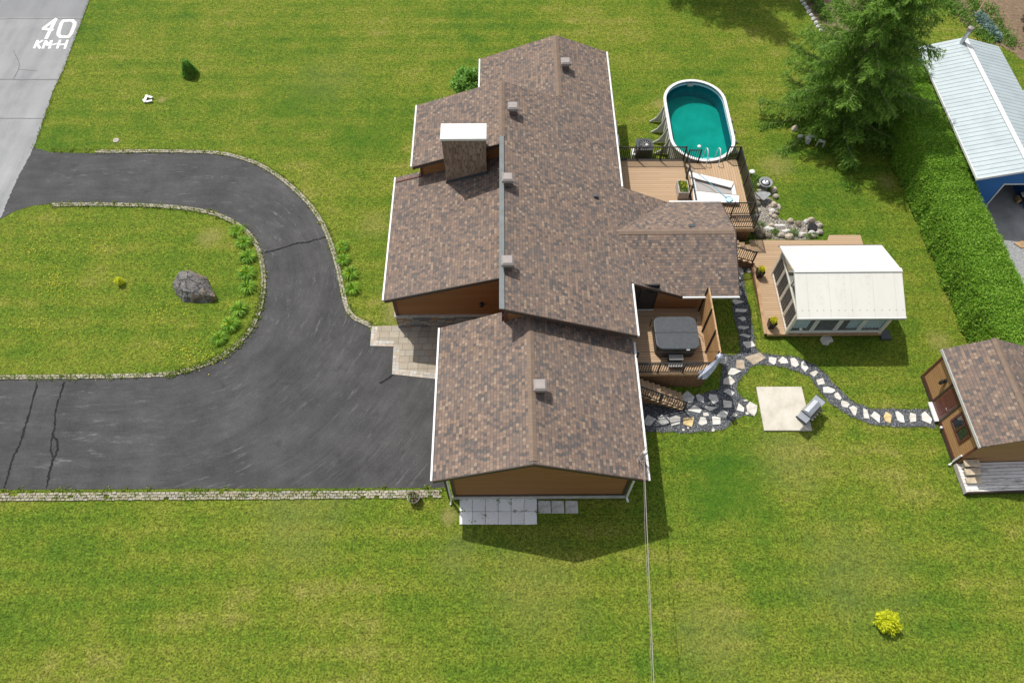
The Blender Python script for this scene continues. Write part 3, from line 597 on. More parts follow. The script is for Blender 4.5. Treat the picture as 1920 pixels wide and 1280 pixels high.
for i, (x, y, w, h) in enumerate([(1737, 784, 20, 24), (1711, 783, 15, 18), (1687, 782, 15, 20), (1665, 782, 15, 21), (1643, 782, 15, 20), (1621, 777, 14, 22), (1600, 769, 15, 20), (1584, 758, 15, 15), (1570, 743, 12, 15), (1553, 731, 22, 13), (1540, 716, 17, 13), (1527, 701, 17, 14), (1507, 686, 13, 19), (1489, 680, 13, 18), (1468, 677, 17, 16), (1449, 676, 16, 14)]):
    flag(x, y, w, h, 'pale stepping stone on the curving path, %s counting from the shed door' % ordn[i], 'flag_tan' if i == 3 else 'flag')
for x, y, w, h, l, m in [
    (1417, 672, 33, 26, 'largest brown flagstone at the meeting of the paths', 'flag_brown'), (1388, 684, 17, 21, 'narrow brown flagstone just left of the largest one', 'flag_brown'),
    (1355, 675, 14, 18, 'grey flagstone at the deck corner under the gathered curtain', 'flag_grey'), (1376, 697, 25, 16, 'long cream flagstone below the narrow brown one', 'flag'),
    (1367, 714, 26, 16, 'white flagstone right of the tub deck skirt, second below the narrow brown one', 'flag'), (1366, 737, 27, 14, 'half shaded flagstone above the cluster, left of the small lawn with the concrete pad', 'flag_grey'),
    (1288, 746, 21, 24, 'jagged grey flagstone at the foot of the deck stairs', 'flag_grey'), (1312, 747, 14, 19, 'upright oval flagstone, second from the deck stairs in the upper row', 'flag_grey'), (1339, 747, 18, 18, 'squarish white flagstone, third from the deck stairs in the upper row', 'flag'),
    (1363, 757, 17, 20, 'tall white flagstone, fourth from the deck stairs in the upper row', 'flag'), (1388, 766, 16, 22, 'triangular white flagstone left of the one touching the concrete pad', 'flag'), (1411, 765, 18, 26, 'tall white flagstone touching the left edge of the concrete pad', 'flag'),
    (1302, 767, 20, 17, 'white flagstone below the jagged grey one, middle row', 'flag'), (1332, 765, 25, 12, 'wide flat white flagstone in the middle of the cluster', 'flag'), (1323, 777, 10, 8, 'small flagstone chip below the wide flat one', 'flag'),
    (1357, 777, 20, 16, 'slanted white flagstone at the right end of the middle row', 'flag'), (1377, 777, 9, 8, 'small round flagstone near the path edge below the triangular one', 'flag'), (1398, 751, 7, 6, 'tiny flagstone above the one touching the concrete pad', 'flag'), (1400, 775, 6, 6, 'tiny flagstone between the small round and the pad', 'flag'),
    (1216, 788, 20, 19, 'grey flagstone beside the garage eave, first of the lower row', 'flag_grey'), (1242, 787, 20, 19, 'streaked grey flagstone, second of the lower row from the garage', 'flag_grey'), (1265, 789, 20, 19, 'white flagstone, third of the lower row from the garage', 'flag'), (1291, 789, 21, 18, 'orange tan flagstone in the lower row', 'flag_tan'),
    (1317, 790, 18, 20, 'white flagstone just right of the orange tan one', 'flag'), (1343, 788, 17, 18, 'pointed white flagstone, last of the lower row', 'flag'), (1337, 806, 7, 7, 'small chip below the pointed flagstone at the path edge', 'flag'), (1281, 806, 5, 5, 'tiny chip left below the orange tan flagstone', 'flag'), (1290, 802, 5, 4, 'tiny chip directly below the orange tan flagstone', 'flag')]:
    flag(x, y, w, h, l, m)
flag(1548, 637, 22, 20, 'star shaped white flagstone on the lawn below the sunroom', n=9, seed=5)

# concrete pad, slabs by the garage
tag(MB().prism([xy(P(1417, 726)), xy(P(1502, 726)), xy(P(1522, 808)), xy(P(1432, 808))][::-1], 0.0, 0.09).build('concrete_pad', M['concrete'], bevel=0.015), 'square pale concrete pad on the lawn under the grill', 'concrete pad')
for j in range(2):
    for i in range(6):
        x0 = 862+i*24.2; x1 = x0+23.7; yy = (935, 958.5) if j == 0 else (959.2, 983)
        q = [xy(P(x0, yy[1])), xy(P(x1, yy[1])), xy(P(x1, yy[0])), xy(P(x0, yy[0]))]
        o = MB().prism(q, 0.0, 0.05+random.random()*0.008).build('concrete_slab', M['slab'], bevel=0.01)
        tag(o, 'pale concrete slab by the garage wall, %s row, %s from the left' % (('back', 'front')[j], ordn[i]), 'concrete slab', 'concrete slabs below the garage wall')
for i, x0 in enumerate((1009, 1034, 1060)):
    q = [xy(P(x0, 962)), xy(P(x0+24, 962)), xy(P(x0+23, 939)), xy(P(x0, 938.5))]
    tag(MB().prism(q, 0.0, 0.05).build('concrete_paver', M['flag_grey'], bevel=0.01), 'single grey square paver right of the slabs, %s of three from the left' % ordn[i], 'paver', 'grey pavers right of the slabs')

# ================================================================== house
EV, PK = 3.10, 4.97
def zM(x, y=0): return 6.07-0.377*(x+0.30)            # long right-hand slope
def zGW(x, y=0): return PK-(PK-3.10)/4.06*(0.9-x)      # garage, west slope
def zGE(x, y=0): return PK-(PK-3.00)/4.75*(x-0.9)
def zLL(x, y=0): return 3.15+0.325*(x+5.87)            # low left roof
def zML(x, y=0): return 4.50+0.347*(x+4.83)            # middle left roof
def zNL(x, y=0): return 4.92-0.364*(2.75-x)            # north left slope
def zWN(x, y): return 4.0-0.4035*(y-21.9)
def zWS(x, y): return 4.0-0.3833*(21.9-y)
house = thing('house', 'long brown shingled house with cedar siding and white gutters', 'house', (0.5, 22.0, 0.0))
def roof(pts, zf, mat, th=0.14):
    return MB().extr([(x, y, zf(x, y)-th) for x, y in pts], (0, 0, th)).build('roof', M[mat], house)
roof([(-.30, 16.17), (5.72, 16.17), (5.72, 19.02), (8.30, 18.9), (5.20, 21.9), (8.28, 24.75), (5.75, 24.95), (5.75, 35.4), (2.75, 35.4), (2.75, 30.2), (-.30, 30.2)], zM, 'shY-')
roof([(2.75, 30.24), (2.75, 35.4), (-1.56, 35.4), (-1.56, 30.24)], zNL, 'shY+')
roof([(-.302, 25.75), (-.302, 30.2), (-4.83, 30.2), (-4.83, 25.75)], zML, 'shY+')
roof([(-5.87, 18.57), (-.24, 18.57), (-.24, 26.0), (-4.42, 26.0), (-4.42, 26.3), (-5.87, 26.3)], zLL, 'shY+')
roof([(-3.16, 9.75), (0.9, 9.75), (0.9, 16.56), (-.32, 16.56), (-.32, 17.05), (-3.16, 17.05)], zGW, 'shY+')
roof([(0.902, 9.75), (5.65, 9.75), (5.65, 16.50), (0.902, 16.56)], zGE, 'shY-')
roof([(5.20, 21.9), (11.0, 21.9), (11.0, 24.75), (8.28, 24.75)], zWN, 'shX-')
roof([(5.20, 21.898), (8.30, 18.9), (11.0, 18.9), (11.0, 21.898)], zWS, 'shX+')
# ridge caps: short overlapping shingles
def caps(a, b, zl, zr, w=0.16, step=0.15, tilt=True):
    rc = MB()
    a, b = Vector(a), Vector(b); d = b-a; n = int(d.length/step); d.normalize(); s_ = Vector((0, 0, 1)).cross(d)
    for i in range(n):
        p = a+d*i*step; q = p+d*(step+0.04); p = p+Vector((0, 0, 0.010)); q = q+Vector((0, 0, 0.016))
        for sg, dz in ((1, zl), (-1, zr)):
            e = s_*w*sg-Vector((0, 0, dz*w)); rc.extr([p, q, q+e, p+e], (0, 0, 0.01))
    rc.build('ridge_cap', M['ridge'], house)
caps((0.9, 16.5, PK), (0.9, 9.78, PK), .44, .44); caps((-.3, 30.15, 6.07), (-.3, 26.2, 6.07), .36, .36); caps((2.75, 35.35, 4.92), (2.75, 30.25, 4.92), .37, .37)
caps((5.3, 21.9, 4.0), (10.97, 21.9, 4.0), .39, .39)
# zinc flashing over the clerestory wall
MB().extr([(-.41, 16.14, 6.10), (-.41, 26.2, 6.10), (-.19, 26.2, 6.08), (-.19, 16.14, 6.08)], (0, 0, -.07)).build('ridge_flashing', M['flash'], house)
# step flashing and trims
MB().bar((-5.87, 25.95, zLL(-5.87)+.02), (-4.45, 25.95, zLL(-4.45)+.02), 0.09, 0.06).build('step_flashing', M['redtrim'], house)
def rake(a, b, h=0.20, dy=-0.012, t=0.03): MB().extr([(a[0], a[1]+dy, a[2]+.004), (b[0], b[1]+dy, b[2]+.004), (b[0], b[1]+dy, b[2]-h), (a[0], a[1]+dy, a[2]-h)], (0, -t, 0)).build('rake_board', M['fascia'], house)
rake((-3.16, 9.75, zGW(-3.16)), (.9, 9.75, PK)); rake((.9, 9.75, PK), (5.65, 9.75, zGE(5.65)))
rake((-.17, 16.17, zM(-.17)), (5.72, 16.17, zM(5.72))); rake((-5.87, 18.57, zLL(-5.87)), (-.26, 18.57, zLL(-.26)))
rake((-4.83, 25.75, zML(-4.83)), (-.44, 25.75, zML(-.44))); rake((5.74, 19.0, zM(5.74)), (8.28, 18.9, zM(8.28)), .16)
MB().extr([(11.012, 18.9, zWS(0, 18.9)), (11.012, 21.9, 4.0), (11.012, 24.75, zWN(0, 24.75)), (11.012, 24.75, zWN(0, 24.75)-.2), (11.012, 21.9, 3.8), (11.012, 18.9, zWS(0, 18.9)-.2)], (0.03, 0, 0)).build('rake_board', M['fascia'], house)
def gutter(a, b):
    a, b = Vector(a), Vector(b); MB().bar(a, b, 0.095, 0.10).build('gutter', M['gutter'], house, bevel=0.02)
gutter((-3.225, 9.74, 3.06), (-3.225, 17.06, 3.06)); gutter((5.715, 9.72, 2.96), (5.715, 16.3, 2.96)); gutter((5.785, 16.15, zM(5.72)-.05), (5.785, 18.98, zM(5.72)-.05))
gutter((5.815, 24.98, zM(5.75)-.05), (5.815, 35.42, zM(5.75)-.05)); gutter((-5.935, 18.56, 3.11), (-5.935, 26.3, 3.11)); gutter((-4.895, 25.74, 4.46), (-4.895, 30.2, 4.46)); gutter((-1.625, 30.25, 3.31), (-1.625, 35.4, 3.31))
gutter((8.3, 18.84, 2.79), (11.02, 18.84, 2.79)); gutter((8.35, 24.81, 2.79), (11.02, 24.81, 2.79))
# walls
def wall(pts, vec, mat='siding'): return MB().extr(pts, vec).build('wall', M[mat], house)
D = 0.145
wall([(-2.5, 10.0, .36), (5.05, 10.0, .36), (5.05, 10.0, zGE(5.05)-D), (.9, 10.0, PK-D), (-2.5, 10.0, zGW(-2.5)-D)], (0, 6.54, 0))
wall([(-2.495, 16.545, .1), (-.31, 16.545, .1), (-.31, 16.545, zGW(-.31)-D), (-2.495, 16.545, zGW(-2.5)-D)], (0, .37, 0))
wall([(-.18, 16.55, .1), (5.25, 16.55, .1), (5.25, 16.55, zM(5.25)-D), (-.18, 16.55, zM(-.18)-D)], (0, 13.6, 0))
wall([(-1.2, 30.155, .1), (5.25, 30.155, .1), (5.25, 30.155, zM(5.25)-D), (2.75, 30.155, 4.92-D), (-1.2, 30.155, zNL(-1.2)-D)], (0, 5.0, 0))
wall([(-5.6, 19.05, 1.12), (-.185, 19.05, 1.12), (-.185, 19.05, zLL(-.185)-D), (-5.6, 19.05, zLL(-5.6)-D)], (0, 6.9, 0))
wall([(-4.47, 25.98, .1), (-.19, 25.98, .1), (-.19, 25.98, zML(-.19)-D), (-4.47, 25.98, zML(-4.47)-D)], (0, 3.95, 0))
wall([(5.255, 19.12, .1), (8.0, 19.12, .1), (8.0, 19.12, zM(8.0)-D), (5.255, 19.12, zM(5.255)-D)], (0, 5.4, 0))
wall([(5.26, 19.125, .1), (5.26, 24.515, .1), (5.26, 24.515, zWN(0, 24.515)-D), (5.26, 21.9, 4-D), (5.26, 19.125, zWS(0, 19.125)-D)], (4.44, 0, 0))
MB().box(-5.66, -.19, 18.98, 25.9, 0, 1.06).build('stone_base', M['stonewall'], house)
MB().box(-5.72, -.19, 18.92, 25.92, 1.062, 1.118).build('stone_ledge', M['foundation'], house, bevel=.01)
MB().box(-2.56, 5.11, 9.94, 16.5, 0, .34).build('foundation', M['foundation'], house)
tr = MB(); tr.box(-2.53, 5.08, 9.965, 9.995, .345, .50); tr.box(-2.53, -2.40, 9.96, 9.993, .50, 3.1); tr.box(4.95, 5.08, 9.96, 9.993, .50, 3.05)
tr.build('corner_trim', M['fascia'], house)
for q in ((-.22, -.08, 16.50, 16.545, 4.4, 5.75), (-5.64, -5.5, 19.0, 19.046, 1.12, 3.05), (-4.5, -4.38, 25.93, 25.976, 3.3, 4.4), (9.62, 9.73, 19.06, 19.118, 0.1, 2.7)): MB().box(*q).build('corner_trim', M['redtrim'], house)
# chimney
ch = MB().box(-3.12, -1.06, 25.05, 25.96, 3.4, 6.92).build('chimney', M['brick'], house)
MB().box(-3.18, -1.0, 24.99, 26.02, 6.925, 7.06).build('chimney_cap', M['white'], ch, bevel=.02)
fl = MB(); fl.extr([(-3.14, 25.03, zLL(-3.14)-.1), (-1.04, 25.03, zLL(-1.04)-.1), (-1.04, 25.03, zLL(-1.04)+.16), (-3.14, 25.03, zLL(-3.14)+.16)], (0, -.02, 0)); fl.box(-1.055, -1.03, 25.01, 25.97, 4.4, 4.95); fl.build('chimney_flashing', M['roundvent'], ch)
# roof vents
def vent(px, py, zf):
    p = PS(px, py, zf); b = MB().box(p.x-.19, p.x+.19, p.y-.19, p.y+.19, p.z-.2, p.z+.34).build('roof_vent', M['ventdark'], house)
    MB().add([(p.x+a*w, p.y+c*w, p.z+h) for w, h in ((.265, .34), (.265, .47), (.19, .54)) for a, c in ((-1, -1), (1, -1), (1, 1), (-1, 1))],
             [(3, 2, 1, 0), (8, 9, 10, 11)]+[(k*4+i, k*4+(i+1) % 4, k*4+4+(i+1) % 4, k*4+4+i) for k in (0, 1) for i in range(4)]).build('vent_cap', M['ventgrey'], b)
vent(1060, 128, zM); vent(962, 212, zM); vent(952, 345, zM); vent(952, 500, zM); vent(1012, 731, zGE)
p = PS(1117, 369, zM); MB().box(p.x-.12, p.x+.12, p.y-.1, p.y+.1, p.z-.05, p.z+.13).build('plumbing_vent', M['roundvent'], house, bevel=.03)
p = PS(1297, 424, zWN); MB().box(p.x-.16, p.x+.16, p.y-.1, p.y+.1, p.z-.05, p.z+.07).build('plumbing_vent', M['roundvent'], house, bevel=.02)
# wall lamp, sliding door, downpipes
p = PY(903, 571, 18.98); lm = MB(); lm.lathe((p.x, p.y-.02, p.z-.14), [(.07, 0), (.10, .05), (.10, .22), (.05, .28)], 10); lm.box(p.x-.06, p.x+.06, p.y, p.y+.09, p.z-.1, p.z+.1); lm.build('wall_lamp', M['black'], house)
dr = MB().box(5.35, 7.12, 19.04, 19.115, 1.47, 3.55).build('sliding_door', M['black'], house)
MB().box(5.45, 6.2, 19.02, 19.036, 1.56, 3.45).build('door_glass', M['darkglass'], dr); MB().box(6.28, 7.03, 19.02, 19.036, 1.56, 3.45).build('door_glass', M['darkglass'], dr)
MB().box(5.35, 7.15, 18.98, 19.036, 1.452, 1.50).build('door_sill', M['white'], dr)
MB().tube([(5.68, 16.36, 3.35), (5.35, 16.42, 3.3), (5.2, 16.50, 3.5), (5.2, 16.50, 3.66)], .035, 8).build('downpipe', M['fascia'], house)
MB().tube([(-2.62, 9.9, 2.9), (-2.62, 9.86, .25), (-2.66, 9.7, .08)], .045, 8).build('downpipe', M['gutter'], house)
MB().tube([(-2.74, 9.98, 3.0), (-2.72, 10.0, .05)], .06, 8).build('downpipe', M['black'], house)
MB().tube([(5.16, 9.88, 2.8), (5.16, 9.88, .35), (5.22, 9.7, .25)], .05, 8).build('downpipe', M['gutter'], house)
# electrical service head on the garage roof and the cable
ms = thing('service_mast', 'grey electrical service mast with looped wires on garage roof corner', 'service mast', tuple(PS(1204, 862, zGE)))
b = PS(1204, 862, zGE); q = MB(); q.tube([b-Vector((0, 0, .3)), b+Vector((0, 0, .75))], .045, 8); q.build('pipe', M['steel'], ms)
hd = b+Vector((0, 0, .75)); MB().lathe(hd, [(.08, 0), (.10, .06), (.07, .16), (.02, .2)], 10).build('weatherhead', M['gutter'], ms, smooth=True)
lw = MB()
for k in range(4):
    a = hd+Vector((random.uniform(-.05, .05), random.uniform(-.05, .05), .02)); e = b+Vector((-.25+.12*k, -.25, .35+.1*k))
    m_ = (a+e)/2+Vector((random.uniform(-.3, .1), random.uniform(-.1, .2), -.25)); lw.tube(spline([a, m_, e], 6), .014, 5)
a = PS(1196, 862, zGE)+Vector((0, 0, .1)); lw.tube(spline([PS(1207, 838, zGE)+Vector((.1, 0, .1)), a, b+Vector((0, -.05, .4))], 6), .018, 5)
lw.build('wire_loop', M['ventgrey'], ms)
A_ = b+Vector((-.02, -.2, .5)); B_ = P(1226, 1278, 4.9); dv = (B_-A_); E_ = A_+dv*3.2+Vector((0, 0, 1.0))
cbl = MB(); mid = spline([A_, B_, A_+dv*2+Vector((0, 0, .25)), E_], 10); cbl.tube(mid, .015, 6); cbl.tube([v+Vector((-.06+.02*math.sin(i), 0, -.03)) for i, v in enumerate(mid)],   .007, 5)
tag(cbl.build('power_cable', M['ventgrey']), 'thin grey power cable running from the garage roof over the lawn', 'cable')

# ================================================================== decks
def rail_mesh(a, b, h, post_n, parent, name='railing', mid=True, posts=True, gap=0.115, pw=0.07, posttop=0.05, infill=True):
    a, b = Vector(a), Vector(b); up = Vector((0, 0, 1)); d = b-a; n = max(2, int(Vector((d.x, d.y, 0)).length/gap)); mb = MB()
    mb.bar(a+up*h, b+up*h, .055, .045); mb.bar(a+up*.09, b+up*.09, .04, .04)
    if mid: mb.bar(a+up*(h-.14), b+up*(h-.14), .03, .03)
    if infill:
        for i in range(1, n):
            p = a+d*i/n; mb.box(p.x-.014, p.x+.014, p.y-.014, p.y+.014, p.z+.1, p.z+h-.02)
    r = mb.build(name, M['black'], parent)
    if posts:
        for i in range(post_n+1):
            p = a+d*i/post_n; MB().box(p.x-pw/2, p.x+pw/2, p.y-pw/2, p.y+pw/2, p.z-.05, p.z+h+posttop).build('post', M['black'], r)
    return r
# --- deck with the hot tub
ZD = 1.45
td = thing('tub_deck', 'raised brown deck behind the garage carrying the hot tub, with black railing and privacy wall', 'deck', (7.2, 17.2, 0))
MB().box(5.06, 9.44, 15.45, 19.1, ZD-.1, ZD).build('deck_boards', M['deckX'], td)
MB().box(5.06, 9.45, 15.42, 15.448, ZD-.16, ZD+.004).build('edge_board', M['plank'], td)
MB().box(5.1, 9.36, 15.5, 19.05, 0, ZD-.105).build('skirt', M['skirt'], td)
rail_mesh((5.78, 15.52, ZD), (9.30, 15.52, ZD), .92, 3, td)
pw = MB(); pw.box(9.40, 9.44, 15.5, 18.95, ZD+.05, ZD+1.95); wl = pw.build('privacy_wall', M['panelwood'], td)
for y in (15.5, 16.6, 17.75, 18.93): MB().box(9.34, 9.398, y-.03, y+.03, ZD, ZD+2.0).build('post', M['black'], wl)
MB().box(9.385, 9.455, 15.46, 18.97, ZD+1.952, ZD+1.99).build('cap_rail', M['plank'], wl)
MB().box(5.72, 5.80, 15.48, 15.56, ZD, ZD+2.05).build('post', M['black'], td)
MB().tube([(5.76, 15.52, ZD+2.0), (7.5, 15.5, ZD+1.94), (9.4, 15.5, ZD+2.02)], .012, 5).build('curtain_wire', M['black'], td)
# stairs down to the gravel
ss = thing('deck_stairs', 'brown wooden stairs with black railing from the tub deck to the gravel', 'stairs', (6.9, 14.8, 0))
n_ = 9; x0, x1 = 5.72, 8.28
for i in range(n_):
    z = ZD-(i+1)*ZD/(n_+1); xa = x0+(x1-x0)*i/n_; sk_ = -.03*i
    MB().box(xa, xa+(x1-x0)/n_+.035, 14.46+sk_, 15.38+sk_, z-.045, z).build('step', M['deckY'], ss)
for y in (14.5, 15.1): MB().extr([(x0-.05, y, ZD-.20), (x1-.05, y-.22, -.0), (x1-.28, y-.22, 0), (x0-.05, y, ZD-.5)], (0, .04, 0)).build('stringer', M['skirt'], ss)
MB().box(5.1, 5.75, 14.44, 15.40, ZD-.1, ZD-.002).build('landing', M['deckX'], ss)
MB().box(5.1, 5.72, 14.5, 15.38, 0, ZD-.11).build('landing_skirt', M['skirt'], ss)
MB().extr([(5.72, 14.62, 0), (8.0, 14.55, 0), (5.72, 14.62, ZD-.2)], (0, .03, 0)).build('skirt', M['skirt'], ss)
rail_mesh((5.80, 14.46, ZD-.02), (8.30, 14.22, .10), .80, 2, ss, mid=False)
# --- hot tub
ht = thing('hot_tub', 'hot tub closed with a dark grey folding cover on the brown deck', 'hot tub', (7.86, 17.1, ZD))
def rrect(x0, x1, y0, y1, r, n=6, corners=(1, 1, 1, 1)):
    out = []
    for (cx, cy, a, on) in ((x1-r, y0+r, -90, corners[0]), (x1-r, y1-r, 0, corners[1]), (x0+r, y1-r, 90, corners[2]), (x0+r, y0+r, 180, corners[3])):
        if on:
            for k in range(n+1): t = R(a+90*k/n); out.append((cx+r*math.cos(t), cy+r*math.sin(t)))
        else: out.append((cx+(r if a in (-90, 0) else -r), cy+(r if a in (0, 90) else -r)))
    return out
MB().prism(rrect(6.93, 8.83, 16.33, 18.0, .3), ZD, ZD+.80).build('cabinet', M['tubside'], ht, bevel=.02)
for (ya, yb, cc) in ((16.27, 17.14, (1, 0, 0, 1)), (17.16, 18.05, (0, 1, 1, 0))):
    MB().prism(rrect(6.86, 8.90, ya, yb, .34, 6, cc), ZD+.80, ZD+.92).build('cover', M['tubcover'], ht, bevel=.035)
MB().bar((6.86, 17.15, ZD+.90), (8.90, 17.15, ZD+.90), .05, .03).build('cover_hinge', M['charcoal'], ht)
for x in (6.80, 8.96): MB().tube([(x, 17.9, ZD+.3), (x, 17.95, ZD+1.0), (x, 17.7, ZD+1.05)], .02, 6).build('lift_bar', M['black'], ht)
MB().box(8.24, 8.40, 16.235, 16.265, ZD+.80, ZD+.88).build('cover_badge', M['gutter'], ht)
st = thing('tub_steps', 'grey two step plastic stool in front of the hot tub', 'steps', (7.83, 16.0, ZD))
MB().box(7.50, 8.18, 15.98, 16.28, ZD+.33, ZD+.40).build('step', M['stepgrey'], st, bevel=.02); MB().box(7.46, 8.15, 15.70, 15.96, ZD+.15, ZD+.22).build('step', M['stepgrey'], st, bevel=.02)
MB().box(7.52, 8.14, 15.74, 16.24, ZD, ZD+.148).build('base', M['charcoal'], st); MB().box(7.54, 8.13, 16.0, 16.24, ZD+.15, ZD+.328).build('riser', M['charcoal'], st)
# gathered curtain at the deck corner
def curtain():
    V = []; n, m = 26, 14; c0 = Vector((9.40, 15.44, ZD+2.0)); 
    for j in range(m):
        t = j/(m-1); pin = 0.075+0.19*abs(t-.22)**.75*(1 if t > .22 else 1.0); z = c0.z-1.75*t-0.02
        for i in range(n):
            a = 2*PI*i/n; rr = pin*(1+.30*math.sin(a*5+t*3)+.1*math.sin(a*9)); V.append((c0.x-.02-.42*t*t+rr*math.cos(a)*.85, c0.y-.12-.12*t+rr*math.sin(a)*.8, z+(.12*math.sin(a*3) if j == m-1 else 0)))
    F = [(j*n+i, j*n+(i+1) % n, (j+1)*n+(i+1) % n, (j+1)*n+i) for j in range(m-1) for i in range(n)]
    F += [tuple(range(n)), tuple((m-1)*n+i for i in range(n))[::-1]]
    return MB().add(V, F)
cu = tag(curtain().build('gathered_curtain', M['cloth'], smooth=True), 'pale blue gathered curtain tied at the corner of the tub deck', 'curtain')
# --- pool decks
ZP = 1.2
pd = thing('upper_deck', 'wide brown deck behind the house with black railing and boards across', 'deck', (8.0, 26.6, 0))
MB().box(5.26, 9.90, 24.56, 29.05, ZD-.1, ZD).build('deck_boards', M['deckX'], pd)
MB().box(9.902, 9.94, 24.56, 29.06, ZD-.16, ZD+.004).build('edge_board', M['plank'], pd)
MB().box(5.26, 9.9, 29.052, 29.12, ZD-.14, ZD+.004).build('edge_board', M['fascia'], pd)
MB().box(5.3, 9.85, 24.7, 29.0, 0, ZD-.105).build('skirt', M['skirt'], pd)
rail_mesh((6.0, 29.08, ZD), (9.92, 29.08, ZD), 1.0, 3, pd, mid=False)
rail_mesh((9.92, 29.05, ZD), (9.92, 25.0, ZD), .95, 3, pd, mid=False, infill=False)
ld = thing('pool_deck', 'lower brown deck with lengthwise boards at the end of the pool, black railings around', 'deck', (11.7, 27.0, 0))
dk = MB(); dk.poly(*[(x, y, ZP) for x, y in [(10.14, 25.2), (13.14, 25.2), (13.06, 29.3), (12.62, 29.3), (12.1, 29.16), (11.4, 29.10), (10.8, 29.18), (10.14, 29.1)]])
MB().prism([(10.14, 24.3), (13.14, 24.3), (13.06, 29.35), (12.75, 29.35), (12.3, 29.17), (11.9, 29.06), (11.35, 29.02), (10.8, 29.06), (10.5, 29.12), (10.14, 29.12)], ZP-.1, ZP).build('deck_boards', M['deckY'], ld)
MB().box(10.1, 13.2, 24.26, 24.298, ZP-.2, ZP+.004).build('edge_board', M['plank'], ld)
MB().box(10.2, 13.06, 24.35, 28.9, 0, ZP-.105).build('skirt', M['skirt'], ld)
rail_mesh((10.16, 29.14, ZP), (10.82, 29.14, ZP), .95, 1, ld, mid=False); rail_mesh((12.42, 29.36, ZP), (13.06, 29.36, ZP), .95, 1, ld, mid=False)
rail_mesh((13.09, 29.3, ZP), (13.17, 25.4, ZP), .95, 4, ld, mid=False, gap=.09)
rail_mesh((11.0, 25.28, ZP), (13.14, 25.28, ZP), .95, 2, ld, mid=False); rail_mesh((11.7, 24.36, ZP), (13.14, 24.36, ZP), .95, 1, ld, mid=True); rail_mesh((13.16, 25.28, ZP), (13.16, 24.36, ZP), .95, 1, ld, mid=False, posts=False)
s2 = thing('side_stairs', 'short brown stairs with sloping black railing down to the sunroom deck', 'stairs', (12.3, 23.2, 0))
for i in range(5): z = ZP-(i+1)*.16; xa = 11.3+.36*i; MB().box(xa, xa+.38, 22.62, 23.9, z-.045, z).build('step', M['deckY'], s2)
MB().box(9.9, 11.3, 22.6, 24.25, ZP-.1, ZP-.003).build('landing', M['deckX'], s2)
for y in (22.6, 23.86): MB().extr([(11.3, y, ZP-.2), (13.2, y, .3), (13.2, y, 0), (11.3, y, 0)], (0, .04, 0)).build('stringer', M['skirt'], s2)
rail_mesh((11.0, 22.66, ZP), (13.0, 22.66, .42), .85, 1, s2, mid=False)
# planter, frame, skimmer on the decks
pb = thing('planter_box', 'grey wooden planter box with yellow flowers on the upper deck', 'planter', (9.45, 26.9, ZD))
x0, x1, y0, y1 = 9.22, 9.80, 26.15, 27.05
w_ = MB(); w_.box(x0, x1, y0, y0+.05, ZD+.02, ZD+.55); w_.box(x0, x1, y1-.05, y1, ZD+.02, ZD+.55); w_.box(x0, x0+.05, y0+.052, y1-.052, ZD+.02, ZD+.55); w_.box(x1-.05, x1, y0+.052, y1-.052, ZD+.02, ZD+.55); w_.build('box', M['planterwood'], pb, bevel=.01)
MB().box(x0+.05, x1-.05, y0+.05, y1-.05, ZD+.1, ZD+.47).build('soil', M['soil'], pb)
def tuft(cx, cy, cz, rx, ry, h, n, L, Wd, mat, name, parent=None, up=1.1):
    C = np.stack([rng.uniform(-rx, rx, n)+cx, rng.uniform(-ry, ry, n)+cy, rng.uniform(0, h, n)+cz], 1)
    V, F = leaves(C, rng.uniform(.7, 1.3, n)*L, Wd, np.array([0, 0, up]), 1.0, np.array([0, 0, 1.0])); return np_mesh(name, V, F, M[mat], parent, org=(cx, cy, cz))
tuft(9.51, 26.6, ZD+.45, .2, .36, .16, 260, .12, .05, 'bush', 'foliage', pb); tuft(9.53, 26.72, ZD+.56, .16, .26, .08, 110, .06, .05, 'petal', 'flower', pb)
def dq(*pts): return [P(*p, ZP) for p in pts]
fr = thing('white_panel', 'white framed panel with grey mesh lying on the pool deck', 'panel', (11.4, 26.6, ZP))
def zz(x, y): return (1230+x/8.535, 240+y/8.535)
def plate(name, pts, z0, h, mat): 
    q = [P(*zz(*p), ZP+z0+h) for p in pts]; return MB().prism([xy(v) for v in q], ZP+z0, ZP+z0+h).build(name, M[mat], fr, bevel=.012)
plate('upper_board', [(520, 695), (1250, 860), (1205, 955), (548, 782)], .16, .05, 'white')
plate('lower_board', [(595, 1000), (1330, 1080), (1335, 1210), (600, 1190)], .16, .05, 'white')
plate('frame_bar', [(550, 785), (615, 805), (655, 1003), (597, 1000)], .07, .05, 'white'); plate('frame_bar', [(1205, 955), (1250, 880), (1290, 1070), (1222, 1062)], .07, .05, 'white')
plate('mesh', [(610, 800), (1210, 950), (1230, 1062), (650, 1004)], .02, .03, 'meshgrey')
sk2 = thing('pool_skimmer', 'long blue pool skimmer net lying across the white panel', 'skimmer', tuple(P(1330, 340, ZP)))
a = P(*zz(500, 590), ZP+.75); m1 = P(*zz(850, 870), ZP+.34); e = P(*zz(1130, 1115), ZP+.27)
MB().tube([a, a.lerp(m1, .5)], .022, 6).build('handle', M['vinyl'], sk2); MB().tube([a.lerp(m1, .5), m1, e], .018, 6).build('pole', M['poolblue'], sk2)
q = [P(*zz(*p), ZP+.25) for p in ((1110, 1110), (1190, 1092), (1232, 1150), (1170, 1188), (1120, 1160))]
MB().tube(q+[q[0]], .016, 5).build('hoop', M['poolblue'], sk2); MB().poly(*[v-Vector((0, 0, .01)) for v in q]).build('net', M['netblue'], sk2)

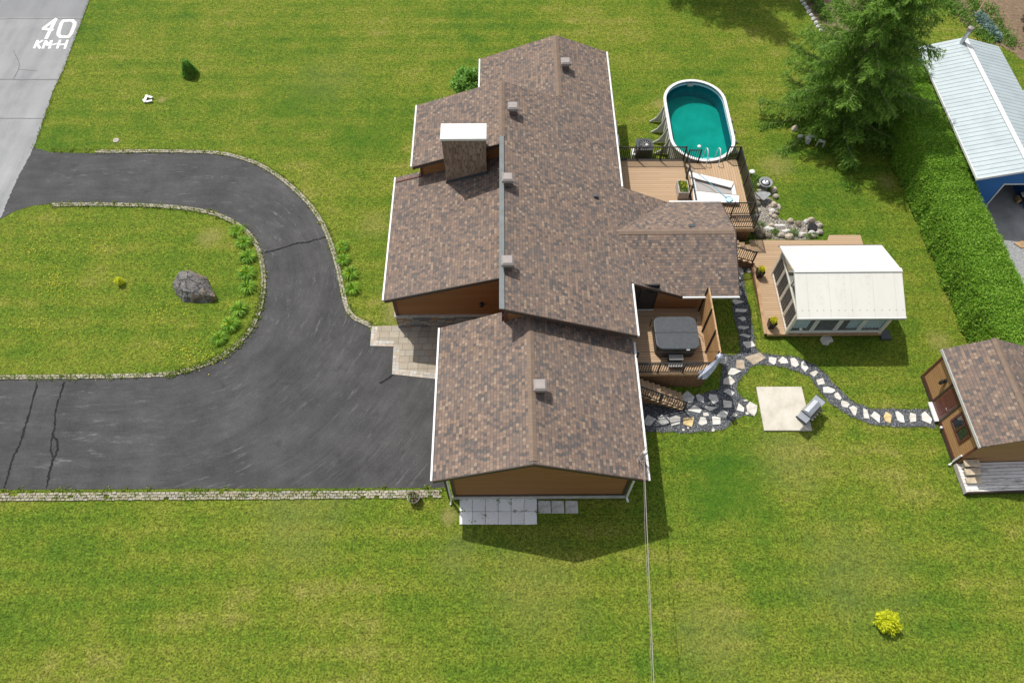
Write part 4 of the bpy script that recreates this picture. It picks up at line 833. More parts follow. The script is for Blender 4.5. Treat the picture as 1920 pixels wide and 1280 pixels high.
# ================================================================== pool
pl = thing('pool', 'oval above ground pool with white rim and teal water', 'pool', (11.32, 32.5, 0))
def oval(rx, ry, z, n=20):
    out = []; hs = ry-rx
    for k in range(n+1): t = PI*k/n; out.append((11.32+rx*math.cos(t), 32.55+hs+rx*math.sin(t)*1.0, z))
    for k in range(n+1): t = PI+PI*k/n; out.append((11.32+rx*math.cos(t), 32.55-hs+rx*math.sin(t), z))
    return out
def ring(mb, A, B):
    n = len(A); mb.add(A+B, [(i, (i+1) % n, n+(i+1) % n, n+i) for i in range(n)]); return mb
ring(MB(), oval(1.80, 3.33, 0), oval(1.80, 3.33, 1.26)).build('wall', M['vinyl'], pl)
ring(MB(), oval(1.77, 3.30, .1), oval(1.77, 3.30, 1.26)).build('liner', M['liner'], pl)
ring(MB(), oval(1.762, 3.292, 1.02), oval(1.762, 3.292, 1.16)).build('waterline_band', M['netblue'], pl)
MB().box(11.15, 11.5, 35.72, 35.84, .98, 1.14).build('skimmer_mouth', M['vinyl'], pl)
rm_ = MB(); ring(rm_, oval(1.73, 3.26, 1.26), oval(1.90, 3.43, 1.26)); ring(rm_, oval(1.90, 3.43, 1.26), oval(1.90, 3.43, 1.32)); ring(rm_, oval(1.90, 3.43, 1.32), oval(1.73, 3.26, 1.32)); ring(rm_, oval(1.73, 3.26, 1.32), oval(1.73, 3.26, 1.26))
rm_.build('rim', M['gutter'], pl)
MB().poly(*oval(1.768, 3.298, 1.0)).build('water', M['water'], pl)
MB().poly(*oval(1.765, 3.295, .14)).build('pool_floor', M['poolfloor'], pl)
for y in (31.0, 31.9, 32.8, 33.7):
    for sx in (-1, 1):
        c = [Vector((11.32+sx*1.86, y, 1.22)), Vector((11.32+sx*1.98, y, .75)), Vector((11.32+sx*2.2, y, .3)), Vector((11.32+sx*2.55, y, .02))]
        b_ = MB()
        for i in range(3): b_.bar(c[i], c[i+1], .13, .05, up=(0, 1, 0))
        b_.poly(c[0]+Vector((0, .02, 0)), c[1]+Vector((0, .02, 0)), c[2]+Vector((0, .02, 0)), c[3]+Vector((0, .02, 0)), Vector((11.32+sx*1.84, y+.02, .02)))
        b_.build('buttress', M['vinyl'], pl)
lad = thing('pool_ladder', 'white pool ladder with two curved rails at the deck edge', 'ladder', (11.6, 29.3, ZP))
for x in (11.22, 11.92):
    MB().tube(spline([(x, 28.82, ZP), (x+.02, 28.95, ZP+.5), (x, 29.25, ZP+.85), (x, 29.6, ZP+.6), (x, 29.7, ZP-.2), (x, 29.72, ZP-.5)], 5), .026, 8).build('rail', M['gutter'], lad)
for z in (.62, .75): MB().box(11.2, 11.94, 29.62, 29.95, z, z+.045).build('step', M['white'], lad, bevel=.01)
c = P(1311, 275, 1.0); tag(MB().lathe(c-Vector((0, 0, .03)), [(.10, 0), (.12, .04), (.10, .08), (.03, .10)], 14).build('pool_float', M['white'], smooth=True), 'small round white float on the teal pool water', 'float')

# ================================================================== beside the house
ac = thing('heat_pump', 'dark grey square pool heat pump with round fan grille on the lawn', 'heat pump', tuple(P(1208, 285)))
c = P(1209, 271, .85); bx = MB().prism(rrect(c.x-.45, c.x+.45, c.y-.45, c.y+.45, .14, 4), .06, .80).build('case', M['charcoal'], ac)
MB().prism(rrect(c.x-.48, c.x+.48, c.y-.48, c.y+.48, .15, 4), .80, .86).build('lid', M['roundvent'], ac, bevel=.02)
MB().lathe((c.x, c.y, .86), [(.37, .0), (.37, .012), (.02, .014)], 24).build('fan_grille', M['black'], ac); MB().lathe((c.x+.1, c.y-.06, .872), [(.09, 0), (.09, .03), (.03, .04)], 14).build('fan_hub', M['vinyl'], ac)
gl = MB(); 
for k in range(12): a = 2*PI*k/12; gl.bar((c.x+.08*math.cos(a), c.y+.08*math.sin(a), .885), (c.x+.32*math.cos(a+.35), c.y+.32*math.sin(a+.35), .88), .012)
gl.build('grille_bars', M['vinyl'], bx)
MB().tube([(c.x-.62, c.y-.25, .5), (c.x-.6, c.y-.1, .55), (c.x-.42, c.y-.1, .4)], .05, 8).build('pipe', M['gutter'], ac); MB().box(c.x-.72, c.x-.52, c.y-.42, c.y+.1, .0, .45).build('filter_tank', M['gutter'], ac, bevel=.04); MB().box(c.x-.5, c.x+.5, c.y-.5, c.y+.5, 0, .055).build('pad', M['foundation'], ac)
for (px, py, l) in ((1153.5, 236, 'small white wall box by the eave nearer the far gable'), (1157.5, 262, 'small white wall box by the eave close to the deck railing')):
    c = P(px, py, 1.2); q = thing('condenser_box', l, 'condenser', (c.x-.2, c.y, 0)); MB().box(c.x-.38, c.x+.12, c.y-.45, c.y+.45, .25, 1.2).build('case', M['gutter'], q, bevel=.03); MB().box(c.x-.3, c.x+.0, c.y-.44, c.y+.44, 0, .248).build('stand', M['charcoal'], q)
def pot(px, py, label, mat, r, h, leafm, z=0.0, sq=False, petals=True, nm='flower_pot', dead=False):
    c = P(px, py, z); q = thing(nm, label, 'flower pot', (c.x, c.y, z))
    if sq: MB().add([(c.x+a*w, c.y+b_*w, z+hh) for w, hh in ((r*.75, 0), (r, h), (r*.85, h), (r*.8, h-.06)) for a, b_ in ((-1, -1), (1, -1), (1, 1), (-1, 1))], [(3, 2, 1, 0), (12, 13, 14, 15)]+[(k*4+i, k*4+(i+1) % 4, k*4+4+(i+1) % 4, k*4+4+i) for k in range(3) for i in range(4)]).build('pot', M[mat], q)
    else: MB().lathe((c.x, c.y, z), [(r*.72, 0), (r, h), (r*1.06, h), (r*1.06, h+.03), (r*.9, h+.03), (r*.88, h-.05)], 18).build('pot', M[mat], q)
    tuft(c.x, c.y, z+h-.03, r*.62, r*.62, .16, 120, .16, .05, leafm, 'foliage', q)
    if petals: tuft(c.x, c.y, z+h+.08, r*.7, r*.7, .12, 90, .10, .06, 'petal' if not dead else 'twig', 'flower', q)
pot(777, 936, 'round stoneware flower pot with a half dry plant at the driveway edge', 'terracotta', .27, .34, 'bush', dead=True)
bp = P(880, 152, .8)
def bush(name, label, cat, px, py, rx, ry, h, n, leafm, L=.16, wd=.07, z0=0.0, group=None):
    c = P(px, py, 0); q = thing(name, label, cat, (c.x, c.y, 0), group=group)
    st = MB()
    for k in range(7): a = rng.uniform(0, 6.28); st.tube([(c.x, c.y, 0), (c.x+.3*rx*math.cos(a), c.y+.3*ry*math.sin(a), h*.5), (c.x+.7*rx*math.cos(a), c.y+.7*ry*math.sin(a), h*.8)], [.025, .018, .008], 5)
    st.build('stem', M['bark'], q)
    u = rng.normal(size=(n, 3)); u /= np.linalg.norm(u, axis=1)[:, None]; u[:, 2] = np.abs(u[:, 2])
    rad = rng.uniform(.45, 1.0, n)**.5; lump = 1+.22*np.sin(u[:, 0]*5+1)*np.cos(u[:, 1]*6)
    C = u*rad[:, None]*lump[:, None]*np.array([rx, ry, h*.75])+np.array([c.x, c.y, h*.25+z0]); V, F = leaves(C, rng.uniform(.6, 1.2, n)*L, wd, u*.5+np.array([0, 0, .2]), .9, u+np.array([0, 0, .6]), .45)
    np_mesh('foliage', V, F, M[leafm], q); return q
bush('garden_bush', 'bushy green shrub against the left wall of the house', 'shrub', 882, 174, 1.05, 1.0, 1.6, 2400, 'freshbush', .24, .15)
bush('golden_shrub', 'bright golden yellow shrub alone on the near lawn', 'shrub', 1659, 1168, .46, .42, .7, 1300, 'gold', .14, .06)
bush('golden_sprout', 'tiny golden shrub left of the boulder on the island', 'shrub', 228, 532, .19, .18, .5, 260, 'gold', .11, .06)
# young fir on the far lawn
c = P(358, 140); q = thing('fir_sapling', 'small dark green fir sapling on the lawn near the street', 'sapling', (c.x, c.y, 0))
MB().tube([(c.x, c.y, 0), (c.x, c.y, 1.15)], [.04, .01], 6).build('trunk', M['bark'], q)
n = 1700; t = 1-np.sqrt(rng.uniform(0.004, 1, n)); a = rng.uniform(0, 6.28, n); rr = (1-t)*.50*rng.uniform(.3, 1, n)**.5
C = np.stack([c.x+rr*np.cos(a), c.y+rr*np.sin(a),   .08+t*1.15], 1); V, F = leaves(C, .16, .045, np.stack([np.cos(a), np.sin(a), np.full(n, .3)], 1), .45, np.array([0, 0, 1.0]), .5); np_mesh('foliage', V, F, M['sapling'], q)
# folded white board, manhole
c = P(278, 190); q = thing('folded_board', 'crumpled white plastic frame lying on the far lawn', 'debris', (c.x, c.y, 0))
def lw_(x, y, z=0): v = P(x/4.571, y/4.571); return Vector((v.x, v.y, z))
for p1, p2, w in (((1240, 875), (1270, 830), .16), ((1268, 832), (1312, 852), .16), ((1250, 880), (1312, 876), .15), ((1232, 858), (1252, 890), .14)): MB().bar(lw_(*p1, .05), lw_(*p2, .13), w, .05).build('board', M['white'], q)
c = P(218, 264); q = thing('well_cover', 'small round grey utility cover set in the far lawn', 'utility cover', (c.x, c.y, 0)); MB().lathe((c.x, c.y, 0), [(.17, 0), (.17, .05), (.155, .06)], 20).build('ring', M['flag_grey'], q); MB().lathe((c.x, c.y, .045), [(.12, 0), (.12, .02), (.10, .025)], 16).build('lid', M['terracotta'], q)

# ================================================================== stones
def rock(name, label, cat, px, py, w, d, h, mat, seed, group=None, z=0.0, rz=0.0, pts=None, rough_=.06, smooth_=.35):
    c = P(px, py, z); r_ = np.random.default_rng(seed); bm = bmesh.new()
    if pts is None:
        u = r_.normal(size=(22, 3)); u /= np.linalg.norm(u, axis=1)[:, None]; u[:, 2] = np.abs(u[:, 2])*.9; pts = u*np.array([w/2, d/2, h])
        pts = np.concatenate([pts, pts[:10]*np.array([.95, .95, 0])])
    for p in pts: bm.verts.new(tuple(p))
    res = bmesh.ops.convex_hull(bm, input=bm.verts); bmesh.ops.delete(bm, geom=[g for g in res['geom_interior'] if isinstance(g, bmesh.types.BMVert)], context='VERTS')
    bmesh.ops.triangulate(bm, faces=bm.faces); bmesh.ops.subdivide_edges(bm, edges=bm.edges, cuts=3, use_grid_fill=True, smooth=smooth_); bmesh.ops.triangulate(bm, faces=bm.faces)
    from mathutils import noise as mn
    s_ = max(w, d)
    for v in bm.verts:
        k = mn.fractal(v.co*(3.0/s_)+Vector((seed, 0, 0)), 1.0, 2.0, 4)*rough_*s_; v.co += v.co.normalized()*k; v.co.z = max(v.co.z, -.03)
    me = bpy.data.meshes.new(name); bm.to_mesh(me); bm.free(); me.materials.append(M[mat]); o = bpy.data.objects.new(name, me); COL.objects.link(o); o.location = (c.x, c.y, z-.01); o.rotation_euler = (0, 0, rz)
    return tag(o, label, cat, group)
c0 = P(365, 545)
def bo(x, y, z): v = P(310+x/12.8, 490+y/12.8, z); return (v.x-c0.x, v.y-c0.y, z)
rock('boulder', 'large angular grey boulder with rusty patch on the lawn island', 'boulder', 365, 545, 2.2, 1.6, .8, 'boulder', 3, rough_=.038, smooth_=.05,
     pts=[bo(*v) for v in ((490, 240, .95), (400, 300, .85), (300, 350, .80), (165, 560, .45), (180, 640, .3), (250, 800, .05), (450, 970, 0), (700, 1000, 0), (1100, 1000, 0), (1245, 920, .05), (1200, 840, .35), (1040, 640, .62), (850, 470, .80), (600, 290, .92), (450, 700, .62), (620, 740, .62), (870, 740, .55), (280, 660, .5), (1000, 380, 0), (600, 200, 0), (350, 260, 0))])
def rk(x, y): return (1370+x/8.0, 300+y/8.0)
RK = [(405, 370, 50, 70, .28, 'stone', 'cream rounded rock left of the fountain bowl'), (640, 440, 95, 100, .40, 'stone', 'large tan rock at the lower right of the fountain bowl'), (670, 535, 85, 80, .32, 'stone', 'pale angular rock right of the slate slab'),
      (455, 455, 150, 70, .25, 'stone', 'flat tan rock wedged under the fountain bowl'), (320, 550, 80, 90, .30, 'stone_mossy', 'mossy rock left of the slate slab'), (390, 640, 110, 90, .30, 'stone_mossy', 'dark mossy rock below the slate slab at the pool deck side'),
      (645, 655, 85, 100, .3, 'stone', 'tan rock at the lawn edge below the pale angular one'), (718, 690, 55, 110, .22, 'stone', 'upright buff rock leaning out to the lawn'), (615, 750, 85, 90, .26, 'stone_pale', 'white rock above the gravel bed at the lawn edge'),
      (690, 775, 75, 60, .18, 'stone_mossy', 'low mossy stone beside the white rock'), (410, 745, 80, 75, .22, 'stone', 'brownish rock by the railing corner of the pool deck'), (595, 800, 60, 70, .2, 'stone', 'beige rock between the white rock and the gravel'),
      (655, 835, 80, 90, .28, 'stone', 'round beige rock at the bend of the gravel bed'), (385, 830, 60, 130, .12, 'stone_pale', 'long white slab on the left side of the gravel bed'), (610, 960, 90, 60, .18, 'stone', 'ochre rock in the middle of the gravel bed bend'),
      (740, 965, 180, 55, .12, 'stone_pale', 'long lilac white slab across the gravel bed'), (565, 1005, 160, 75, .14, 'stone_pale', 'wide white slab at the lower side of the gravel bed'), (890, 900, 85, 80, .3, 'stone', 'cream boulder standing alone on the lawn side of the bed'),
      (1010, 940, 90, 110, .28, 'stone_mossy', 'mossy brown rock right of the cream boulder'), (1125, 910, 65, 75, .25, 'stone_pale', 'whitish rock left of the black lid'), (1200, 890, 110, 80, .36, 'stone', 'tan boulder above the black lid'),
      (1330, 970, 95, 80, .3, 'stone', 'buff boulder right of the black lid'), (1210, 1075, 95, 85, .28, 'stone_pale', 'white boulder below the black lid'), (1320, 1075, 110, 100, .32, 'stone', 'large beige boulder at the right end of the rock garden'),
      (1230, 1130, 110, 60, .24, 'stone', 'low cream rock at the bottom right of the rock garden'), (870, 1140, 130, 100, .34, 'stone', 'large pinkish rock by the sunroom deck edge'), (750, 1115, 110, 80, .3, 'stone', 'orange tan rock left of the pinkish one'),
      (1050, 1120, 90, 60, .2, 'stone', 'brown rock in the grass by the sunroom deck'), (1075, 1080, 120, 40, .1, 'stone_pale', 'thin white slab near the black lid'), (550, 1120, 150, 90, .22, 'stone_mossy', 'flat mossy rock left of the orange tan one'),
      (400, 1090, 170, 190, .75, 'stone_mossy', 'big dark mossy boulder under the stair landing'), (840, 1040, 140, 50, .10, 'stone_pale', 'flat pale slab in the middle of the gravel bed')]
for i, (x, y, w, d, h, m, l) in enumerate(RK):
    px, py = rk(x, y); rock('garden_rock', l, 'rock', px, py+3, w/8*SC*1.16, d/8*SC*1.18, h*.95, m, 100+i, 'rocks of the rock garden')
sheet('pea_gravel', rough_edge([xy(P(*rk(*p))) for p in ((340, 500), (600, 560), (720, 700), (700, 860), (860, 930), (1140, 900), (1340, 920), (1370, 1100), (1200, 1190), (420, 1190), (330, 1000), (380, 700))], .2, .03), .010, M['pea'])['label'] = 'beige pea gravel bed of the rock garden'
fc = P(*rk(530, 330), .5); f_ = thing('fountain_bowl', 'round dark stone fountain bowl on the rocks beside the pool deck', 'fountain', (fc.x, fc.y, 0))
MB().lathe((fc.x, fc.y, 0), [(.26, 0), (.22, .2), (.36, .42), (.40, .5), (.35, .52), (.28, .44)], 24).build('bowl', M['slate'], f_, smooth=True)
MB().lathe((fc.x, fc.y, .445), [(.27, 0), (.27, .01), (.21, .015)], 24).build('ring', M['black'], f_); MB().lathe((fc.x, fc.y, .46), [(.20, 0), (.19, .06), (.10, .09), (.03, .05)], 18).build('dish', M['steel'], f_)
q = [P(*rk(*p), .42) for p in ((365, 485), (490, 470), (585, 485), (608, 510), (505, 600), (480, 598))]; tag(MB().prism([xy(v) for v in q], .34, .42).build('slate_slab', M['slate'], bevel=.012), 'grey slate slab sticking out over the gravel below the fountain', 'stone slab')
c = P(*rk(1230, 1000), .2); tag(MB().prism([(c.x+a*.24+b_*.06, c.y+b_*.2-a*.08) for a, b_ in ((-1, -1), (0, -1.3), (1, -.8), (1.05, .7), (.2, 1.2), (-.9, .8))], .1, .22).build('black_lid', M['black'], bevel=.02), 'black plastic pump lid among the boulders', 'lid')
c = P(1411, 321, .3); q = thing('garden_lamp', 'white round topped garden lamp on the lawn by the pool deck', 'lamp', (c.x, c.y, 0)); MB().lathe((c.x, c.y, 0), [(.05, 0), (.05, .22)], 10).build('stem', M['black'], q); MB().lathe((c.x, c.y, .22), [(.17, 0), (.18, .05), (.12, .09), (.02, .11)], 18).build('shade', M['gutter'], q, smooth=True)
for px, py, rx, ry, h, n, l in ((1417, 338, .45, .35, .5, 420, 'leafy green plant above the fountain bowl'), (1413, 350, .3, .5, .4, 300, 'drooping green plant between fountain and pool deck'), (1452, 437, .3, .25, .35, 260, 'grassy green tuft left of the orange tan rock'), (1487, 438, .35, .3, .35, 260, 'grassy green tuft right of the pinkish rock'), (1425, 424, .35, .25, .35, 220, 'small green plant on the big mossy boulder'), (1395, 466, .5, .5, .5, 420, 'dark green plant below the side stairs'), (1408, 447, .35, .2, .35, 240, 'green plant at the corner of the sunroom deck'), (1520, 443, .5, .22, .3, 260, 'low green plants along the sunroom deck by the boulders')):
    bush('garden_plant', l, 'plant', px, py, rx*.72, ry*.72, h*.65, int(n*.6), 'bush', .16, .03, group='plants of the rock garden')
# under the spruce: weathered stone pieces
rock('garden_rock', 'round pale rock under the left edge of the spruce', 'rock', 1489, 243, .45, .4, .35, 'stone', 300); rock('garden_rock', 'rough grey stone left of the stone bench under the spruce', 'rock', 1500, 259, .35, .4, .3, 'flag_grey', 301)
q = thing('stone_figure', 'weathered grey stone seat under the spruce', 'stone seat', tuple(P(1513, 272))); c = P(1513, 270)
MB().box(c.x-.13, c.x+.13, c.y-.05, c.y+.28, .0, .42).build('pedestal', M['flag_grey'], q, bevel=.03); MB().box(c.x-.05, c.x+.42, c.y+.05, c.y+.30, .42, .52).build('slab', M['flag_grey'], q, bevel=.03)
q = thing('stone_bench', 'small pale bench with two legs under the spruce', 'bench', tuple(P(1536, 280))); c = P(1536, 277)
MB().extr([(c.x-.22, c.y+.12, .36), (c.x+.22, c.y-.02, .36), (c.x+.28, c.y+.14, .36), (c.x-.14, c.y+.28, .36)], (0, 0, .08)).build('seat', M['vinyl'], q, bevel=.015)
for dx, dy in ((-.18, .14), (.2, .02), (-.1, .24), (.25, .12)): MB().box(c.x+dx-.03, c.x+dx+.03, c.y+dy-.03, c.y+dy+.03, 0, .358).build('leg', M['vinyl'], q)
for i in range(9):
    t = i/8; px, py = 1503+t*36, 2+t*56; rock('border_stone', 'grey border stone edging the soil bed at the top, %s counting from the frame edge' % ordn[i], 'border stone', px, py, .42, .34, .2, 'flag_grey', 400+i, 'border stones of the soil bed', rz=1.0)

# ================================================================== sunroom
gd = thing('sunroom_deck', 'low brown deck around the white roofed sunroom', 'deck', (15.5, 21.5, 0)); ZS = .30
dk = [(12.86, 18.30), (18.78, 18.26), (18.80, 23.8), (19.30, 23.84), (19.32, 24.55), (17.6, 24.56), (17.42, 24.2), (13.16, 24.25)]
MB().prism(dk, ZS-.06, ZS).build('deck_boards', M['deckX'], gd)
ins = MB(); ins.box(12.98, 18.7, 18.36, 24.1, 0, ZS-.065); ins.box(17.7, 19.2, 23.9, 24.45, 0, ZS-.07); ins.build('skirt', M['skirt'], gd)
MB().prism([(12.85, 18.29), (13.01, 18.29), (13.29, 24.26), (13.15, 24.26)], ZS-.02, ZS+.006).build('edge_board', M['plank'], gd)
MB().box(13.02, 18.78, 18.235, 18.30, ZS-.16, ZS+.005).build('edge_board', M['plank'], gd)
sr = thing('sunroom', 'cream framed sunroom with sliding windows under a white gable roof', 'sunroom', (16.35, 20.1, ZS))
X0, X1, Y0, Y1, ZE, ZR, YR = 13.96, 18.66, 18.32, 21.96, 2.34, 3.30, 20.02
def zS(y): return 2.45+(ZR-2.45)*(1-abs(y-YR)/2.15)
for (ya, yb) in ((17.87, YR), (22.17, YR)):
    MB().extr([(13.70, ya, 2.36), (18.88, ya, 2.36), (18.88, yb, ZR-.09), (13.70, yb, ZR-.09)], (0, 0, .09)).build('roof', M['panelroof'], sr)
MB().bar((13.69, YR, ZR+.003), (18.89, YR, ZR+.003), .22, .03).build('ridge_cap', M['panelroof'], sr)
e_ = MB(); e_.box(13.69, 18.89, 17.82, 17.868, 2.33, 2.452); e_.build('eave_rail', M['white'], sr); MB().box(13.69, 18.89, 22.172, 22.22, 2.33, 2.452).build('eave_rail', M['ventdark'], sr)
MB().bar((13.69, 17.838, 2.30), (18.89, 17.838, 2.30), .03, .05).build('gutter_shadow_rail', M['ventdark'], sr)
MB().box(X0+.1, X1-.1, Y0+.1, Y1-.1, ZS+.002, ZS+.03).build('floor', M['planterwood'], sr)
scr = MB()
for i in range(15):
    x = 13.95+i*.345+random.uniform(-.03, .03); scr.lathe((x, 18.2, zS(18.2)+.002), [(.022, 0), (.022, .012)], 6)
for j in range(5):
    for k in range(3): scr.lathe((14.9+k*1.15, 18.5+j*.3, zS(18.5+j*.3)+.002), [(.014, 0), (.014, .01)], 6)
o = scr.build('roof_screws', M['ventgrey'], sr); o['kind'] = 'stuff'
fr_ = MB()
for x, y in ((X0, Y0), (X1, Y0), (X0, Y1), (X1, Y1)): MB().box(x-.07, x+.07, y-.07, y+.07, ZS, 2.38).build('corner_post', M['cream'], sr)
def wgrid(a, b, n, zb, zt, curtains, bars):
    a, b = Vector(a), Vector(b); d = b-a; nrm = Vector((d.y, -d.x, 0)).normalized()
    f = MB(); f.bar(a+Vector((0, 0, zb)), b+Vector((0, 0, zb)), .10, .10); f.bar(a+Vector((0, 0, zt)), b+Vector((0, 0, zt)), .10, .08); f.build('sill_frame', M['cream'], sr)
    for i in range(n):
        p = a+d*(i/n); q = a+d*((i+1)/n); e = d.normalized()*.06
        w = MB(); w.bar(p+e+Vector((0, 0, zb+.08)), q-e+Vector((0, 0, zb+.08)), .05, .06); w.bar(p+e+Vector((0, 0, zt-.07)), q-e+Vector((0, 0, zt-.07)), .05, .06)
        w.bar(p+e+Vector((0, 0, zb+.05)), p+e+Vector((0, 0, zt-.04)), .07, .06); w.bar(q-e+Vector((0, 0, zb+.05)), q-e+Vector((0, 0, zt-.04)), .07, .06)
        wo = w.build('window', M['cream'] if bars else M['white'], sr)
        g = MB(); g.extr([p+e+Vector((0, 0, zb+.1)), q-e+Vector((0, 0, zb+.1)), q-e+Vector((0, 0, zt-.1)), p+e+Vector((0, 0, zt-.1))], nrm*.012); g.build('pane', M['screen'] if bars else M['glass'], wo)
        if bars:
            m = MB()
            for k in (1, 2, 3): c_ = p+e+(q-p-2*e)*k/4+nrm*.02; m.bar(c_+Vector((0, 0, zb+.1)), c_+Vector((0, 0, zt-.1)), .015, .02)
            m.bar(p+e+Vector((0, 0, (zb+zt)/2))+nrm*.02, q-e+Vector((0, 0, (zb+zt)/2))+nrm*.02, .02, .015); m.build('glazing_bars', M['black'], wo)
        if curtains and i in curtains:
            k0, k1 = curtains[i]; V = []; m_ = 26
            for j in range(m_+1):
                t = k0+(k1-k0)*j/m_; c_ = p+(q-p)*t-nrm*(.14+.045*math.sin(j*1.4)); V += [c_+Vector((0, 0, zb+.12)), c_+Vector((0, 0, zt-.06))]
            MB().add(V, [(2*j, 2*j+2, 2*j+3, 2*j+1) for j in range(m_)]).build('curtain', M['curtain'], wo)
wgrid((X0, Y1, 0), (X0, Y0, 0), 4, ZS+.12, 2.02, None, True)
wgrid((X0, Y0, 0), (X1, Y0, 0), 4, ZS+.12, 2.30, {0: (.08, .8), 2: (.5, .98), 3: (.08, .95)}, False)
wgrid((X1, Y0, 0), (X1, Y1, 0), 4, ZS+.12, 2.02, None, False); wgrid((X1, Y1, 0), (X0, Y1, 0), 4, ZS+.12, 2.30, {1: (0, .5)}, False)
for x, sg in ((X0, -1), (X1, 1)):
    g = MB(); g.extr([(x, Y0+.1, 2.08), (x, YR, 2.08), (x, Y1-.1, 2.08), (x, Y1-.1, zS(Y1-.1)-.13), (x, YR, ZR-.13), (x, Y0+.1, zS(Y0+.1)-.13)], (.02*sg, 0, 0)); gp = g.build('gable_window', M['glass'], sr)
    f = MB(); f.bar((x, YR, 2.05), (x, YR, ZR-.1), .08, .08); f.bar((x, Y0, 2.36), (x, YR, ZR-.13), .07, .09); f.bar((x, Y1, 2.36), (x, YR, ZR-.13), .07, .09); f.build('gable_frame', M['cream'], gp)
pot(1422, 517, 'black square planter with yellow flowers on the sunroom deck, upper of two', 'black', .19, .5, 'gold', z=ZS, sq=True, nm='planter'); pot(1444, 612, 'black square planter with yellow flowers on the sunroom deck, lower of two', 'black', .19, .5, 'gold', z=ZS, sq=True, nm='planter')
c = P(1660, 633); tag(MB().extr([(c.x-.3, c.y-.16, 0), (c.x+.25, c.y-.16, 0), (c.x+.2, c.y+.4, .0), (c.x-.25, c.y+.4, 0)], (0, 0, .16)).build('downspout_box', M['roundvent'], bevel=.03), 'dark blue grey box at the right corner of the sunroom', 'box')
# a round table inside
q = thing('round_table', 'round dark blue table inside the sunroom behind the glass', 'table', (16.3, 19.4, ZS)); MB().lathe((16.3, 19.4, ZS+.70), [(.6, 0), (.6, .04)], 24).build('tabletop', M['netblue'], q); MB().lathe((16.3, 19.4, ZS+.03), [(.25, 0), (.05, .06), (.05, .67)], 12).build('base', M['black'], q)

# ================================================================== grill (local coordinates, turned on the pad)
gc = P(1508, 781, 0); gr = thing('barbecue_grill', 'stainless steel barbecue grill standing askew on the concrete pad', 'grill', (gc.x, gc.y, .0), rz=R(43), local=True)
MB().box(-.40, .40, -.26, .26, .22, .74).build('cabinet', M['charcoal'], gr, bevel=.01)
MB().box(-.42, .42, -.29, .27, .745, .90).build('firebox', M['charcoal'], gr, bevel=.02)
MB().extr([(-.40, -.26, .90), (-.40, -.22, 1.06), (-.40, -.02, 1.17), (-.40, .18, 1.10), (-.40, .26, .90)], (.80, 0, 0)).build('hood', M['steel'], gr, bevel=.02)
MB().tube([(-.3, -.29, 1.0), (-.3, -.33, 1.0), (.3, -.33, 1.0), (.3, -.29, 1.0)], .015, 6).build('hood_handle', M['black'], gr)
for sx in (-1, 1):
    a = sorted((sx*.43, sx*.78)); MB().box(a[0], a[1], -.27, .25, .86, .90).build('side_shelf', M['steel'], gr, bevel=.01); b_ = sorted((sx*.785, sx*.83)); MB().box(b_[0], b_[1], -.28, .26, .83, .895).build('shelf_edge', M['charcoal'], gr)
pn = MB().extr([(-.40, -.31, .76), (-.40, -.40, .80), (-.40, -.30, .90)], (.8, 0, 0)).build('control_panel', M['steel'], gr)
for x in (-.28, -.1, .1, .28): MB().bar((x, -.35, .85), (x, -.40, .88), .06, .06).build('knob', M['black'], pn)
for x in (-.35, .35):
    for y in (-.2, .2): MB().tube([(x-.02, y, .10), (x+.02, y, .10)], .09, 12).build('wheel', M['black'], gr)
MB().box(-.38, .38, -.24, .24, .12, .218).build('base_shelf', M['charcoal'], gr)

# ================================================================== shed
sh0 = P(1787, 871.5, 0); sh = thing('garden_shed', 'brown wooden garden shed with shingle roof at the right edge', 'shed', (sh0.x, sh0.y, 0), rz=R(1.5), local=True)
LW, LY, E0, RX = 3.66, 4.55, 2.50, 1.75
def zsh(x): return E0+.435*(x+.2) if x <= RX else E0+.435*(RX+.2)-.435*(x-RX)
T = .09
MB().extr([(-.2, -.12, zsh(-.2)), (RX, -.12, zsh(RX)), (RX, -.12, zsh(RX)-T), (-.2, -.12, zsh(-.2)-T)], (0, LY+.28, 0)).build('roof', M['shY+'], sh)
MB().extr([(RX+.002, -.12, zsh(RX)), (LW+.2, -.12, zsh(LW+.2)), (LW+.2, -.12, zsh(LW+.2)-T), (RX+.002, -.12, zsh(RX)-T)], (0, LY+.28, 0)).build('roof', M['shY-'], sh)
rc2 = MB(); rc_n = int((LY+.26)/.15)
for i in range(rc_n):
    y = -.1+i*.15
    for sg in (-1, 1): rc2.extr([(RX, y, zsh(RX)+.012), (RX, y+.18, zsh(RX)+.024), (RX+sg*.15, y+.18, zsh(RX)-.04), (RX+sg*.15, y, zsh(RX)-.052)], (0, 0, .01))
rc2.build('ridge_cap', M['ridge'], sh)
MB().box(-.235, -.203, -.13, LY+.17, zsh(-.2)-.14, zsh(-.2)+.01).build('fascia', M['vinyl'], sh)
MB().extr([(0, 0, .2), (LW, 0, .2), (LW, 0, zsh(LW)-T-.01), (RX, 0, zsh(RX)-T-.01), (0, 0, zsh(0)-T-.01)], (0, LY, 0)).build('wall', M['siding_shed'], sh)
MB().box(-.03, LW+.03, -.03, LY+.03, 0, .195).build('base', M['fascia'], sh)
t_ = MB(); t_.box(-.025, -.002, -.02, .10, .2, zsh(0)-.12); t_.box(-.025, -.002, LY-.10, LY+.02, .2, zsh(0)-.12); t_.box(-.028, -.002, .10, LY-.10, .2, .30); t_.build('corner_trim', M['redtrim'], sh)
d_ = MB().box(-.03, -.002, 2.16, 3.06, .22, 2.25).build('door', M['doorred'], sh)
